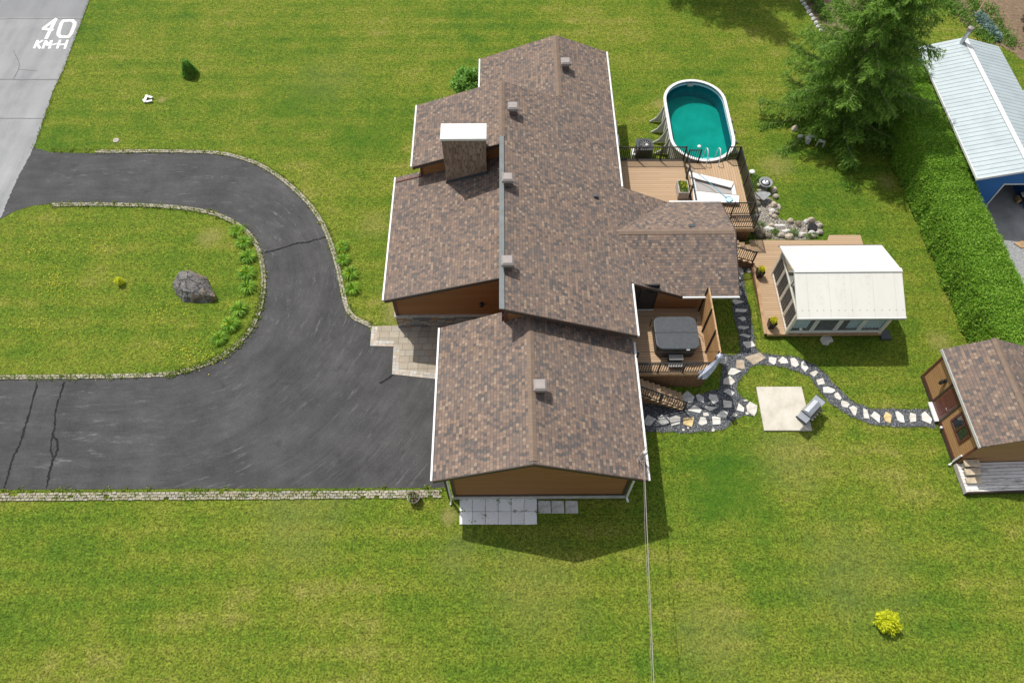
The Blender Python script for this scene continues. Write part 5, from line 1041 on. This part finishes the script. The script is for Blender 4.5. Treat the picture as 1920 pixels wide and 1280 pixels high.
MB().box(-.042, -.031, 2.28, 2.94, .38, .95).build('door_panel', M['redtrim'], d_); MB().box(-.042, -.031, 2.28, 2.94, 1.1, 2.1).build('door_panel', M['redtrim'], d_)
MB().tube([(-.05, 2.26, 1.1), (-.1, 2.26, 1.1), (-.1, 2.38, 1.1)], .015, 6).build('door_handle', M['steel'], d_)
f = MB(); f.box(-.05, -.002, 2.06, 2.155, .2, 2.34); f.box(-.05, -.002, 3.065, 3.16, .2, 2.34); f.box(-.05, -.002, 2.155, 3.065, 2.255, 2.34); f.build('door_frame', M['fascia'], d_)
MB().box(-.22, -.032, 2.1, 3.1, .12, .22).build('threshold', M['gutter'], d_, bevel=.01)
w = MB(); w.box(-.05, -.002, .62, .72, .98, 1.92); w.box(-.05, -.002, 1.70, 1.80, .98, 1.92); w.box(-.05, -.002, .72, 1.70, .98, 1.07); w.box(-.05, -.002, .72, 1.70, 1.84, 1.92); w.box(-.045, -.002, 1.18, 1.24, 1.07, 1.84)
wn = w.build('window', M['redtrim'], sh); MB().box(-.02, -.004, .72, 1.70, 1.07, 1.84).build('pane', M['darkglass'], wn)
l_ = MB(); l_.box(-.10, -.002, 3.42, 3.54, 1.55, 1.75); l_.lathe((-.16, 3.48, 1.38), [(.05, 0), (.09, .06), (.09, .26), (.03, .32)], 10); l_.build('wall_lamp', M['black'], sh)
MB().tube([(-.06, .12, .9), (-.08, .1, .25), (-.2, .0, .12), (-.28, -.02, .1)], .045, 8).build('downpipe', M['gutter'], sh)
MB().lathe((-.1, 1.75, .2), [(.02, 0), (.06, .03), (.06, .12), (.02, .15)], 10).build('hose_tap', M['gutter'], sh)
plt = thing('shed_platform', 'weathered grey white plank platform in front of the shed', 'platform', (sh0.x, sh0.y, 0), rz=R(1.5), local=True)
MB().box(-.02, 4.4, -1.36, -.035, .22, .30).build('planks', M['weathered'], plt); MB().box(-.05, -.022, -1.40, -.035, .06, .31).build('edge_board', M['planterwood'], plt); MB().box(-.02, 4.4, -1.42, -1.362, .0, .29).build('edge_board', M['fascia'], plt)
for i, (dx, dy, z) in enumerate(((.36, -.20, .74), (.38, -.53, .56), (.40, -.86, .38))):
    q = MB().box(-.34, .34, -.16, .15, 0, .09).build('timber_block', M['paleblock'], org=(0, 0, 0), bevel=.015)
    v = Matrix.Rotation(R(1.5), 3, 'Z') @ Vector((dx, dy, 0)); q.location = (sh0.x+v.x, sh0.y+v.y, z-.01); q.rotation_euler = (R(4), 0, R(1.5+random.uniform(-2, 2)))
    tag(q, 'pale rust stained timber block on the shed platform, %s' % ('rearmost against the wall', 'middle of three', 'foremost')[i], 'timber block', 'timber blocks on the shed platform')
q = MB(); v = Matrix.Rotation(R(1.5), 3, 'Z')
for dy, hh in ((-.20, .42), (-.53, .24), (-.86, .06)): q.box(.12, .60, dy-.11, dy+.09, .302, .30+hh)
o = q.build('timber_support', M['planterwood'], org=(0, 0, 0)); o.location = (sh0.x, sh0.y, 0); o.rotation_euler = (0, 0, R(1.5)); o.parent = plt; o.location = (0, 0, 0); o.rotation_euler = (0, 0, 0)

# ================================================================== neighbour's barn
bn = thing('barn', 'blue walled barn with a white ribbed metal roof behind the hedge', 'barn', (27.2, 31.4, 0))
bx0, bx1, by0, by1, be, br, bm_ = 24.79, 29.66, 26.12, 36.72, 3.0, 3.64, 27.22
MB().extr([(bx0, by0, be), (bm_, by0, br), (bm_, by0, br-.06), (bx0, by0, be-.06)], (0, by1-by0, 0)).build('roof', M['metalroof'], bn)
MB().extr([(bm_+.002, by0, br), (bx1, by0, be), (bx1, by0, be-.06), (bm_+.002, by0, br-.06)], (0, by1-by0, 0)).build('roof', M['metalroof'], bn)
MB().bar((bm_, by0-.01, br+.012), (bm_, by1+.01, br+.012), .26, .025).build('ridge_cap', M['gutter'], bn)
MB().bar((bx0-.03, by0-.02, be-.05), (bx0-.03, by1, be-.05), .05, .12).build('fascia', M['gutter'], bn)
f = MB(); f.extr([(bx0-.05, by0-.005, be+.01), (bm_, by0-.005, br+.01), (bm_, by0-.005, br-.14), (bx0-.05, by0-.005, be-.14)], (0, -.03, 0)); f.extr([(bm_+.001, by0-.005, br+.01), (bx1, by0-.005, be+.01), (bx1, by0-.005, be-.14), (bm_+.001, by0-.005, br-.14)], (0, -.03, 0)); f.build('rake_board', M['gutter'], bn)
wx0, wx1, wy0 = 25.15, 29.4, 26.42
def zB(x): return (be+(br-be)*(x-bx0)/(bm_-bx0) if x < bm_ else be+(br-be)*(bx1-x)/(bx1-bm_))-.07
b1 = MB(); b1.extr([(wx0, wy0, 0), (26.75, wy0, 0), (26.75, wy0, 2.2), (wx1, wy0, 2.2), (wx1, wy0, zB(wx1)), (bm_, wy0, zB(bm_)), (wx0, wy0, zB(wx0))], (0, .12, 0)); b1.build('wall', M['barnblue'], bn)
MB().box(wx0+.001, wx0+.12, wy0+.121, 36.45, 0, zB(wx0)).build('wall', M['barnblue'], bn); MB().box(wx1-.12, wx1-.001, wy0+.121, 36.45, 0, zB(wx1)).build('wall', M['barnblue'], bn)
MB().extr([(wx0, 36.451, 0), (wx1, 36.451, 0), (wx1, 36.451, zB(wx1)), (bm_, 36.451, zB(bm_)), (wx0, 36.451, zB(wx0))], (0, .12, 0)).build('wall', M['barnblue'], bn)
t = MB(); t.box(26.70, 26.78, wy0-.03, wy0-.003, 0, 2.2); t.box(26.70, wx1, wy0-.03, wy0-.003, 2.2, 2.28); t.build('door_trim', M['gutter'], bn)
c = PS(1873, 24, lambda x, y: 3.6); sp = MB(); sp.lathe((26.95, 36.3, 3.3), [(.12, 0), (.12, 1.15)], 14); spo = sp.build('chimney_pipe', M['steel'], bn); MB().lathe((26.95, 36.3, 4.48), [(.12, -.1), (.17, 0), (.17, .12), (.05, .18)], 14).build('pipe_cap', M['ventgrey'], spo)
sheet('barn_apron', [(25.2, 24.3), (33, 24.2), (33, 36.4), (25.2, 36.4)], .008, M['apron'])['label'] = 'pale concrete floor and apron of the barn'
sheet('gravel_lane', [(24.4, 10), (40, 10), (40, 24.6), (24.4, 24.6)], .004, M['gravel_lane'])['label'] = 'grey gravel lane beyond the hedge'
c = P(1912, 376); q = thing('garden_machine', 'white and black garden machine parked inside the barn door', 'machine', (c.x, c.y, 0)); MB().box(c.x-.2, c.x+.5, c.y-.25, c.y+.2, .15, .5).build('body', M['black'], q, bevel=.05); MB().box(c.x-.25, c.x+.05, c.y-.2, c.y+.1, .505, .62).build('hood', M['gutter'], q, bevel=.04); MB().box(c.x-.38, c.x-.22, c.y-.3, c.y+.05, .1, .38).build('panel', M['gold'] if False else M['plank'], q)
for dx in (-.1, .4): MB().tube([(c.x+dx, c.y-.30, .15), (c.x+dx, c.y-.22, .15)], .15, 14).build('wheel', M['charcoal'], q)
c = P(1912, 457); tag(MB().prism([xy(P(*p)) for p in ((1900, 457), (1914, 466), (1945, 462), (1940, 445))][::-1], .01, .06).build('wood_sheet', M['plank'], bevel=.01), 'tan wooden sheet lying on the concrete beyond the hedge', 'board')

# ================================================================== vegetation
# hedge: leaf clumps over a clipped cedar body
hg = thing('hedge', 'long clipped green hedge along the right side of the garden', 'hedge', (24.2, 26.0, 0))
HY0, HY1 = 15.6, 35.8
def hxc(y): return 24.02+(y-26)*(-.035)
def hhw(y): return 1.22
HT = 2.3
def hht(y): t = np.clip((y-25.0)/4.0, 0, 1); return HT+.42*t*t*(3-2*t)
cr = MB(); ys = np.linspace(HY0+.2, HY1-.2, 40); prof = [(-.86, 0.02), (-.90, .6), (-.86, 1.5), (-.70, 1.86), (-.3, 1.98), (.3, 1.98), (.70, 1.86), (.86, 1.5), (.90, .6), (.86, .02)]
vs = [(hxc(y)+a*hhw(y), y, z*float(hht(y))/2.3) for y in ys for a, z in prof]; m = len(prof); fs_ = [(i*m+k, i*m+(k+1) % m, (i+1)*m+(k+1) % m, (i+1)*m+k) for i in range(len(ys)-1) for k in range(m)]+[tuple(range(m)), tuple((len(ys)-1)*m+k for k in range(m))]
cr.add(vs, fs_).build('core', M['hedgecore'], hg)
n = 220000; yy = rng.uniform(HY0, HY1, n); u = rng.uniform(0, 1, n); xcv = np.array([hxc(v) for v in yy])
wob = .07*np.sin(yy*2.3+u*3)+.06*np.sin(yy*5.1+u*7+1)+.05*np.sin(yy*9.7-u*11)
lump = .13*np.sin(yy*3.1+1+u*4)*np.sin(u*15+yy)+.09*np.sin(yy*7.7+u*21)+.06*np.sin(yy*17+u*40)
dep = np.abs(rng.normal(0, .06, n)); top = u < .56; sgn = np.where(rng.uniform(0, 1, n) < .62, -1.0, 1.0)
ux = rng.uniform(-1, 1, n); X = np.where(top, xcv+ux*(1.16+wob*.4), xcv+sgn*(1.20+wob*.7-dep)); zt = hht(yy)+lump-dep-.22*np.abs(ux)**5
Z = np.where(top, zt, rng.uniform(.02, 1, n)**.8*(hht(yy)-.2)); X = np.where(top, X, X-sgn*.18*np.clip((Z-hht(yy)+.6)/.5, 0, 1)**2)
C = np.stack([X, yy, Z], 1); nrm = np.stack([np.where(top, ux*.5, sgn), np.zeros(n), np.where(top, 1.0, .35)], 1)+rng.normal(0, .3, (n, 3))
V1, F1 = leaves(C, rng.uniform(.06, .14, n), rng.uniform(.035, .07, n), nrm*.35+np.array([0, 0, .1]), .8, nrm+np.array([0, 0, .35]), .6)
np_mesh('foliage', V1, F1, M['hedge'], hg)

def spruce(name, label, cx, cy, H, Rb, seed, whorls=26, per=8, dens=1.0, zb=.9):
    q = thing(name, label, 'tree', (cx, cy, 0)); MB().tube([(cx, cy, 0), (cx, cy, H*.5), (cx, cy, H*.98)], [.26, .15, .02], 10).build('trunk', M['bark'], q)
    r_ = np.random.default_rng(seed); br_ = MB(); parts = []; tips = []
    for w in range(whorls):
        t = w/(whorls-1); z0 = zb+(H-zb-.3)*t**.92; L0 = Rb*(1-t)**.80+.25
        for b in range(per if t < .8 else 5):
            a = 2*PI*(b+r_.uniform(-.3, .3))/per+w*2.4; L = L0*r_.uniform(.62, 1.12); dirv = np.array([math.cos(a), math.sin(a), 0])
            s = np.linspace(0, 1, 9); dr = .10+.20*(1-t)
            pts = np.array([cx, cy, z0+r_.uniform(-.2, .2)])+dirv*L*s[:, None]; pts[:, 2] += L*(.20*t*s-dr*1.6*s**1.5*(1-.55*s)+.10*s**3)
            pts[:, :2] += (np.sin(s*3+b)*.05*L)[:, None]*np.array([-dirv[1], dirv[0]])
            if w % 1 == 0: br_.tube([Vector(p) for p in pts[::2]], list(np.linspace(.045*(1-t)+.014, .008, 5)), 4, caps=False)
            nt_ = int(30*L/Rb*dens*2.1)+7
            side = np.array([-dirv[1], dirv[0], 0])
            for k_ in range(nt_):
                u = .14+.86*(k_+r_.uniform(0, 1))/nt_; i = min(int(u*8), 7); f = u*8-i; p0 = pts[i]*(1-f)+pts[i+1]*f
                tl = (.26+.58*(1-abs(u-.55)*1.15))*(.45+.55*L/Rb)*r_.uniform(.7, 1.2); tl = max(.22, tl*(1.0 if u < .9 else .7)); sg = 1 if k_ % 2 else -1
                d = dirv*r_.uniform(.35, .8)+side*sg*r_.uniform(.45, 1.0)+np.array([0, 0, -r_.uniform(.15, .75)]); d /= np.linalg.norm(d)
                m_ = max(7, int(tl*30)); ss_ = (np.arange(m_)+r_.uniform(0, 1, m_))/m_
                C = p0+d*tl*ss_[:, None]; C[:, 2] -= .20*tl*ss_**2
                Dv = d+r_.normal(0, .45, (m_, 3)); k9 = ss_ > .72 if u < .6 else ss_ > .45
                parts.append((C[~k9], Dv[~k9])); tips.append((C[k9], Dv[k9]))
            mr = int(14*L); sr_ = r_.uniform(.35, 1, mr); ir = np.minimum((sr_*8).astype(int), 7); fr2 = (sr_*8-ir)[:, None]
            Cr = pts[ir]*(1-fr2)+pts[np.minimum(ir+1, 8)]*fr2; tips.append((Cr+np.array([0, 0, .04]), dirv+r_.normal(0, .35, (mr, 3))))
    br_.build('branches', M['twig'], q)
    C = np.concatenate([p[0] for p in parts]); Dv = np.concatenate([p[1] for p in parts]); n = len(C)
    V, F = leaves(C, r_.uniform(.17, .32, n), r_.uniform(.032, .055, n), Dv*1.2, .3, np.array([0, 0, 1.0]), .45); np_mesh('foliage', V, F, M['needle'], q)
    C = np.concatenate([p[0] for p in tips]); Dv = np.concatenate([p[1] for p in tips]); nT = len(C); V, F = leaves(C, r_.uniform(.15, .28, nT), r_.uniform(.03, .05, nT), Dv*1.2, .3, np.array([0, 0, 1.0]), .4); np_mesh('new_growth', V, F, M['newgrowth'], q); return q, n
sc_, nn = spruce('spruce_tree', 'large spreading spruce tree between the pool lawn and the barn', 20.1, 33.7, 13.2, 4.6, 11, whorls=20, per=8)
print('spruce', nn)

def broadleaf(name, label, cx, cy, H, Rx, leafm, n, seed, blobs=26):
    q = thing(name, label, 'tree', (cx, cy, 0)); r_ = np.random.default_rng(seed)
    tk = MB(); tk.tube([(cx, cy, 0), (cx+.1, cy, H*.35), (cx, cy+.1, H*.6)], [.24, .18, .10], 9)
    cs = []
    for k_ in range(blobs):
        a = r_.uniform(0, 6.28); rr = Rx*math.sqrt(r_.uniform(0, 1))*.8; z = H*(.38+.5*r_.uniform(0, 1)*(1-.45*(rr/Rx)**2)); c = np.array([cx+rr*math.cos(a), cy+rr*math.sin(a), z]); cs.append((c, r_.uniform(.5, 1.0)*Rx*.36))
        if k_ % 2 == 0: tk.tube([(cx, cy, H*.35), ((cx+c[0])/2, (cy+c[1])/2, z*.75), tuple(c)], [.09, .05, .02], 5)
    tk.build('trunk', M['bark'], q); per = n//blobs; parts = []
    for c, r0 in cs:
        u = r_.normal(size=(per, 3)); u /= np.linalg.norm(u, axis=1)[:, None]; C = c+u*r0*(r_.uniform(.5, 1.05, per)**.5)[:, None]*np.array([1, 1, .75]); parts.append(leaves(C, r_.uniform(.12, .24, per), r_.uniform(.08, .13, per), u*.4, .9, u+np.array([0, 0, .6]), .5))
    V, F = join(parts); np_mesh('crown', V, F, M[leafm], q); return q
broadleaf('broadleaf_tree', 'dark leafy tree at the top right corner behind the barn', 36.0, 43.2, 5.5, 2.6, 'darkleaf', 22000, 21)
broadleaf('broadleaf_tree', 'dark leafy tree lower along the right edge behind the barn roof', 36.2, 38.8, 4.8, 2.3, 'darkleaf', 18000, 22)
spruce('spruce_tree', 'tall spruce beyond the top edge whose shade falls on the upper lawn', 11.2, 51.6, 21.0, 4.9, 31, whorls=18, per=8, dens=.8)
spruce('spruce_tree', 'second tall spruce beyond the top edge, nearer the soil bed', 16.0, 52.0, 16.0, 4.8, 32, whorls=16, per=8, dens=.8)
# kitchen garden top right
sheet('soil_bed', rough_edge([xy(P(*p)) for p in ((1500, -30), (1512, 8), (1545, 62), (1600, 80), (1640, -40))], .3, .05), .006, M['soil'])['label'] = 'brown soil bed at the top edge'
sheet('kitchen_garden', rough_edge([xy(P(*p)) for p in ((1780, -30), (1800, 40), (1850, 75), (1900, 100), (1945, 130), (1990, 60), (1900, -30))], .3, .05), .006, M['soil'])['label'] = 'brown kitchen garden beyond the barn'
for i in range(11):
    t = i/10; px, py = 1834+t*32, 33+t*40; 
    bush('cabbage', 'blue green cabbage in the garden row, %s counting from the stake' % ordn[i], 'cabbage', px, py, .28, .28, .3, 90, 'cabbage', .24, .18, group='cabbages in the kitchen garden')
a, b_ = P(1826, 34, 0), P(1846, 4, 0); tag(MB().tube([a, a.lerp(b_, .5)+Vector((0, 0, .7)), b_+Vector((0, 0, 1.2))], .03, 6).build('garden_stake', M['plank']), 'long pale wooden stake in the kitchen garden', 'stake')
def row_of(pts, n, spread, h, L, mat): 
    pts = [P(*p) for p in pts]; C = []
    for i in range(n):
        k_ = rng.integers(0, len(pts)-1); t = rng.uniform(); p = pts[k_].lerp(pts[k_+1], t); C.append((p.x+rng.normal(0, spread), p.y+rng.normal(0, spread), rng.uniform(0, h)))
    return leaves(np.array(C), rng.uniform(.7, 1.3, n)*L, L*.35, np.array([0, 0, .5]), 1.0, np.array([0, 0, 1.0]), .5)
V, F = join([row_of(((1800, 20), (1830, 60), (1860, 78)), 900, .3, .25, .2, 'bush'), row_of(((1818, 0), (1832, 20), (1868, 70)), 700, .2, .2, .2, 'bush'), row_of(((1850, 10), (1880, 60), (1900, 90)), 700, .25, .25, .2, 'bush'), row_of(((1770, 0), (1800, 30)), 900, .6, .3, .2, 'bush')])
tag(np_mesh('vegetable_rows', V, F, M['bush']), 'low green vegetable rows of the kitchen garden', 'plants', kind='stuff')
for px, py, l in ((1534, 18, 'round green plant in the middle of the soil bed'), (1545, 34, 'small green plant lower in the soil bed'), (1522, 4, 'green plant at the frame edge of the soil bed'), (1570, 10, 'green plant at the right of the soil bed')): bush('bed_plant', l, 'plant', px, py, .42, .4, .5, 300, 'bush', .2, .07, group='plants in the soil bed')

# daylilies along the drive
def lily_parts(root, seed, flowers):
    r_ = np.random.default_rng(seed); n = 230; a = r_.uniform(0, 6.28, n); L = r_.uniform(.30, .72, n); V = []; F = []
    for i in range(n):
        d = np.array([math.cos(a[i]), math.sin(a[i]), 0]); sd = np.array([-d[1], d[0], 0]); lift = r_.uniform(.32, .85); base = d*r_.uniform(.01, .10); k = len(V)
        for j, t in enumerate((0, .35, .7, 1.0)):
            p = base+d*L[i]*t; z = lift*L[i]*4*t*(1-t*.82)*.55; wdt = (.020, .024, .018, .003)[j]; V += [p+sd*wdt+[0, 0, z], p-sd*wdt+[0, 0, z]]
        F += [(k+2*j, k+2*j+1, k+2*j+3, k+2*j+2) for j in range(3)]
    np_mesh('leaves', np.array(V), np.array(F), M['lily'], root)
    for j in range(flowers):
        aa = r_.uniform(0, 6.28); rr = r_.uniform(.15, .4); c = np.array([rr*math.cos(aa), rr*math.sin(aa)+.1, .48]); V2, F2 = leaves(np.repeat(c[None], 6, 0), .09, .05, np.array([0, 0, .7]), .8); np_mesh('flower', V2, F2, M['petal'], root)
LV = [(446, 436, 1.0), (459, 457, 1.05), (466, 484, 1.1), (464, 514, 1.1), (466, 540, 1.0), (450, 582, 1.05), (434, 610, 1.1), (413, 636, .95)]
RV = [(642, 465, .9), (645, 489, .9), (658, 515, 1.0), (662, 543, .95)]
protos = []
for k in range(3):
    c = P(*LV[k][:2]); q = thing('daylily_clump', 'x', 'plant', (c.x, c.y, 0), local=True, group='daylily clumps along the driveway'); lily_parts(q, 50+k, (7, 5, 2)[k]); protos.append(q)
for i, (px, py, s_) in enumerate(LV+RV):
    l = ('green daylily clump on the island edge, %s from the far end' % ordn[i]) if i < 8 else ('green daylily clump on the house side of the drive, %s from the far end' % ordn[i-8])
    c = P(px, py)
    if i < 3: protos[i]['label'] = l; protos[i].scale = (s_*.72, s_*.72, s_*.95)
    else: dup(protos[(0, 1, 2, 0, 2, 2, 0, 1, 0, 1, 2, 2)[i]], (c.x, c.y, 0), rng.uniform(0, 6.28), l, (s_*.72, s_*.72, s_*.95))
# wild flowers and clover specks on the lawn, ragged blades along every edge
n = 620; cs = [(60, 470), (180, 455), (85, 520), (60, 610), (300, 580), (330, 660), (110, 545), (380, 665)]; C = []
for i in range(n): px, py = cs[i % len(cs)]; v = P(px+rng.normal(0, 22), py+rng.normal(0, 14)); C.append((v.x, v.y, .05))
V, F = leaves(np.array(C),   .07, .06, None, 1.0, np.array([0, 0, 1.0]), .4); tag(np_mesh('wild_flowers', V, F, M['petal']), 'tiny yellow wild flowers scattered over the lawn island', 'flowers', kind='stuff')
def edge_blades(poly, closed, per_m, off=(0, .12), h=.10):
    pts = [Vector(p[:2]) for p in poly]; C = []
    for i in range(len(pts) if closed else len(pts)-1):
        a, b = pts[i], pts[(i+1) % len(pts)]; d = b-a
        if d.length < 1e-4: continue
        nn_ = Vector((-d.y, d.x)).normalized()
        for k_ in range(int(d.length*per_m+random.random())): p = a.lerp(b, random.random())+nn_*random.uniform(*off); C.append((p.x, p.y, 0.0))
    C = np.array(C); n = len(C); return leaves(C, rng.uniform(.5, 1.3, n)*h, .028, np.array([0, 0, .7]), .7, np.array([0, 0, 1.0]), .5)
def weed_tufts(poly, per_m, off, h=.12, k=14):
    pts = [Vector(p[:2]) for p in poly]; C = []
    for i in range(len(pts)-1):
        a, b = pts[i], pts[i+1]; d = b-a
        if d.length < 1e-4: continue
        nn_ = Vector((-d.y, d.x)).normalized()
        for _ in range(int(d.length*per_m+random.random())):
            p = a.lerp(b, random.random())+nn_*random.uniform(*off)
            for _j in range(k): C.append((p.x+random.gauss(0, .08), p.y+random.gauss(0, .05), .055))
    C = np.array(C); n = len(C); return leaves(C, rng.uniform(.5, 1.3, n)*h, .05, np.array([0, 0, .35]), .8, np.array([0, 0, 1.0]), .4)
pth = [xy(P(*p)) for p in path_px]
jn = [[xy(P(862+k*24.2, 983)), xy(P(862+k*24.2, 935))] for k in range(1, 6)]+[[xy(P(862, 959)), xy(P(1007, 959))], [xy(P(1034, 962)), xy(P(1034, 939))], [xy(P(1059, 962)), xy(P(1059, 939))], [xy(P(1008, 962)), xy(P(1008, 936))]]
V, F = join([weed_tufts(q, .8, (-.02, .02), .10, 10) for q in jn]+[edge_blades(q, False, 18, (-.02, .02), .09) for q in jn]+[weed_tufts(outerN, 2.6, (0, .3)), weed_tufts(inner, 5, (-.28, 0.03)), weed_tufts(inner[45:75], 14, (-.30, 0.04)), weed_tufts([xy(P(832, 921)), xy(P(500, 923)), xy(P(0, 926)), xy(P(-60, 926))], 4.0, (-.22, .25)), edge_blades(outerN, False, 60, (-.02, .06), .09), edge_blades(outerN, False, 70, (.22, .36), .10), edge_blades(inner, False, 120, (-.3, -.02), .10), edge_blades([xy(P(832, 917)), xy(P(-60, 921))], False, 60, (0.0, .06), .09), edge_blades([xy(P(832, 930)), xy(P(-60, 934))], False, 130, (-.06, .10), .11),
             edge_blades(pth, True, 60, (-.06, .06), .09), edge_blades([(-2.55, 9.9), (5.1, 9.9)], False, 60, (-.05, .02), .12), edge_blades([xy(P(862, 983)), xy(P(1007, 983)), xy(P(1007, 935))], False, 50, (-.04, .04), .10),
             edge_blades([xy(P(*p)) for p in ((168, 0), (62, 280))], False, 70, (-.10, .12), .12), edge_blades([xy(P(1417, 726)), xy(P(1502, 726)), xy(P(1522, 808)), xy(P(1432, 808))], True, 60, (-.08, .03), .09), edge_blades([(12.86, 18.25), (18.7, 18.25)], False, 60, (-.1, 0), .12), edge_blades([(12.84, 18.3), (13.15, 24.25)], False, 60, (-.0, .1), .12)])
tag(np_mesh('edge_grass', V, F, M['blade']), 'ragged grass blades along the paving and wall edges', 'grass', kind='stuff')
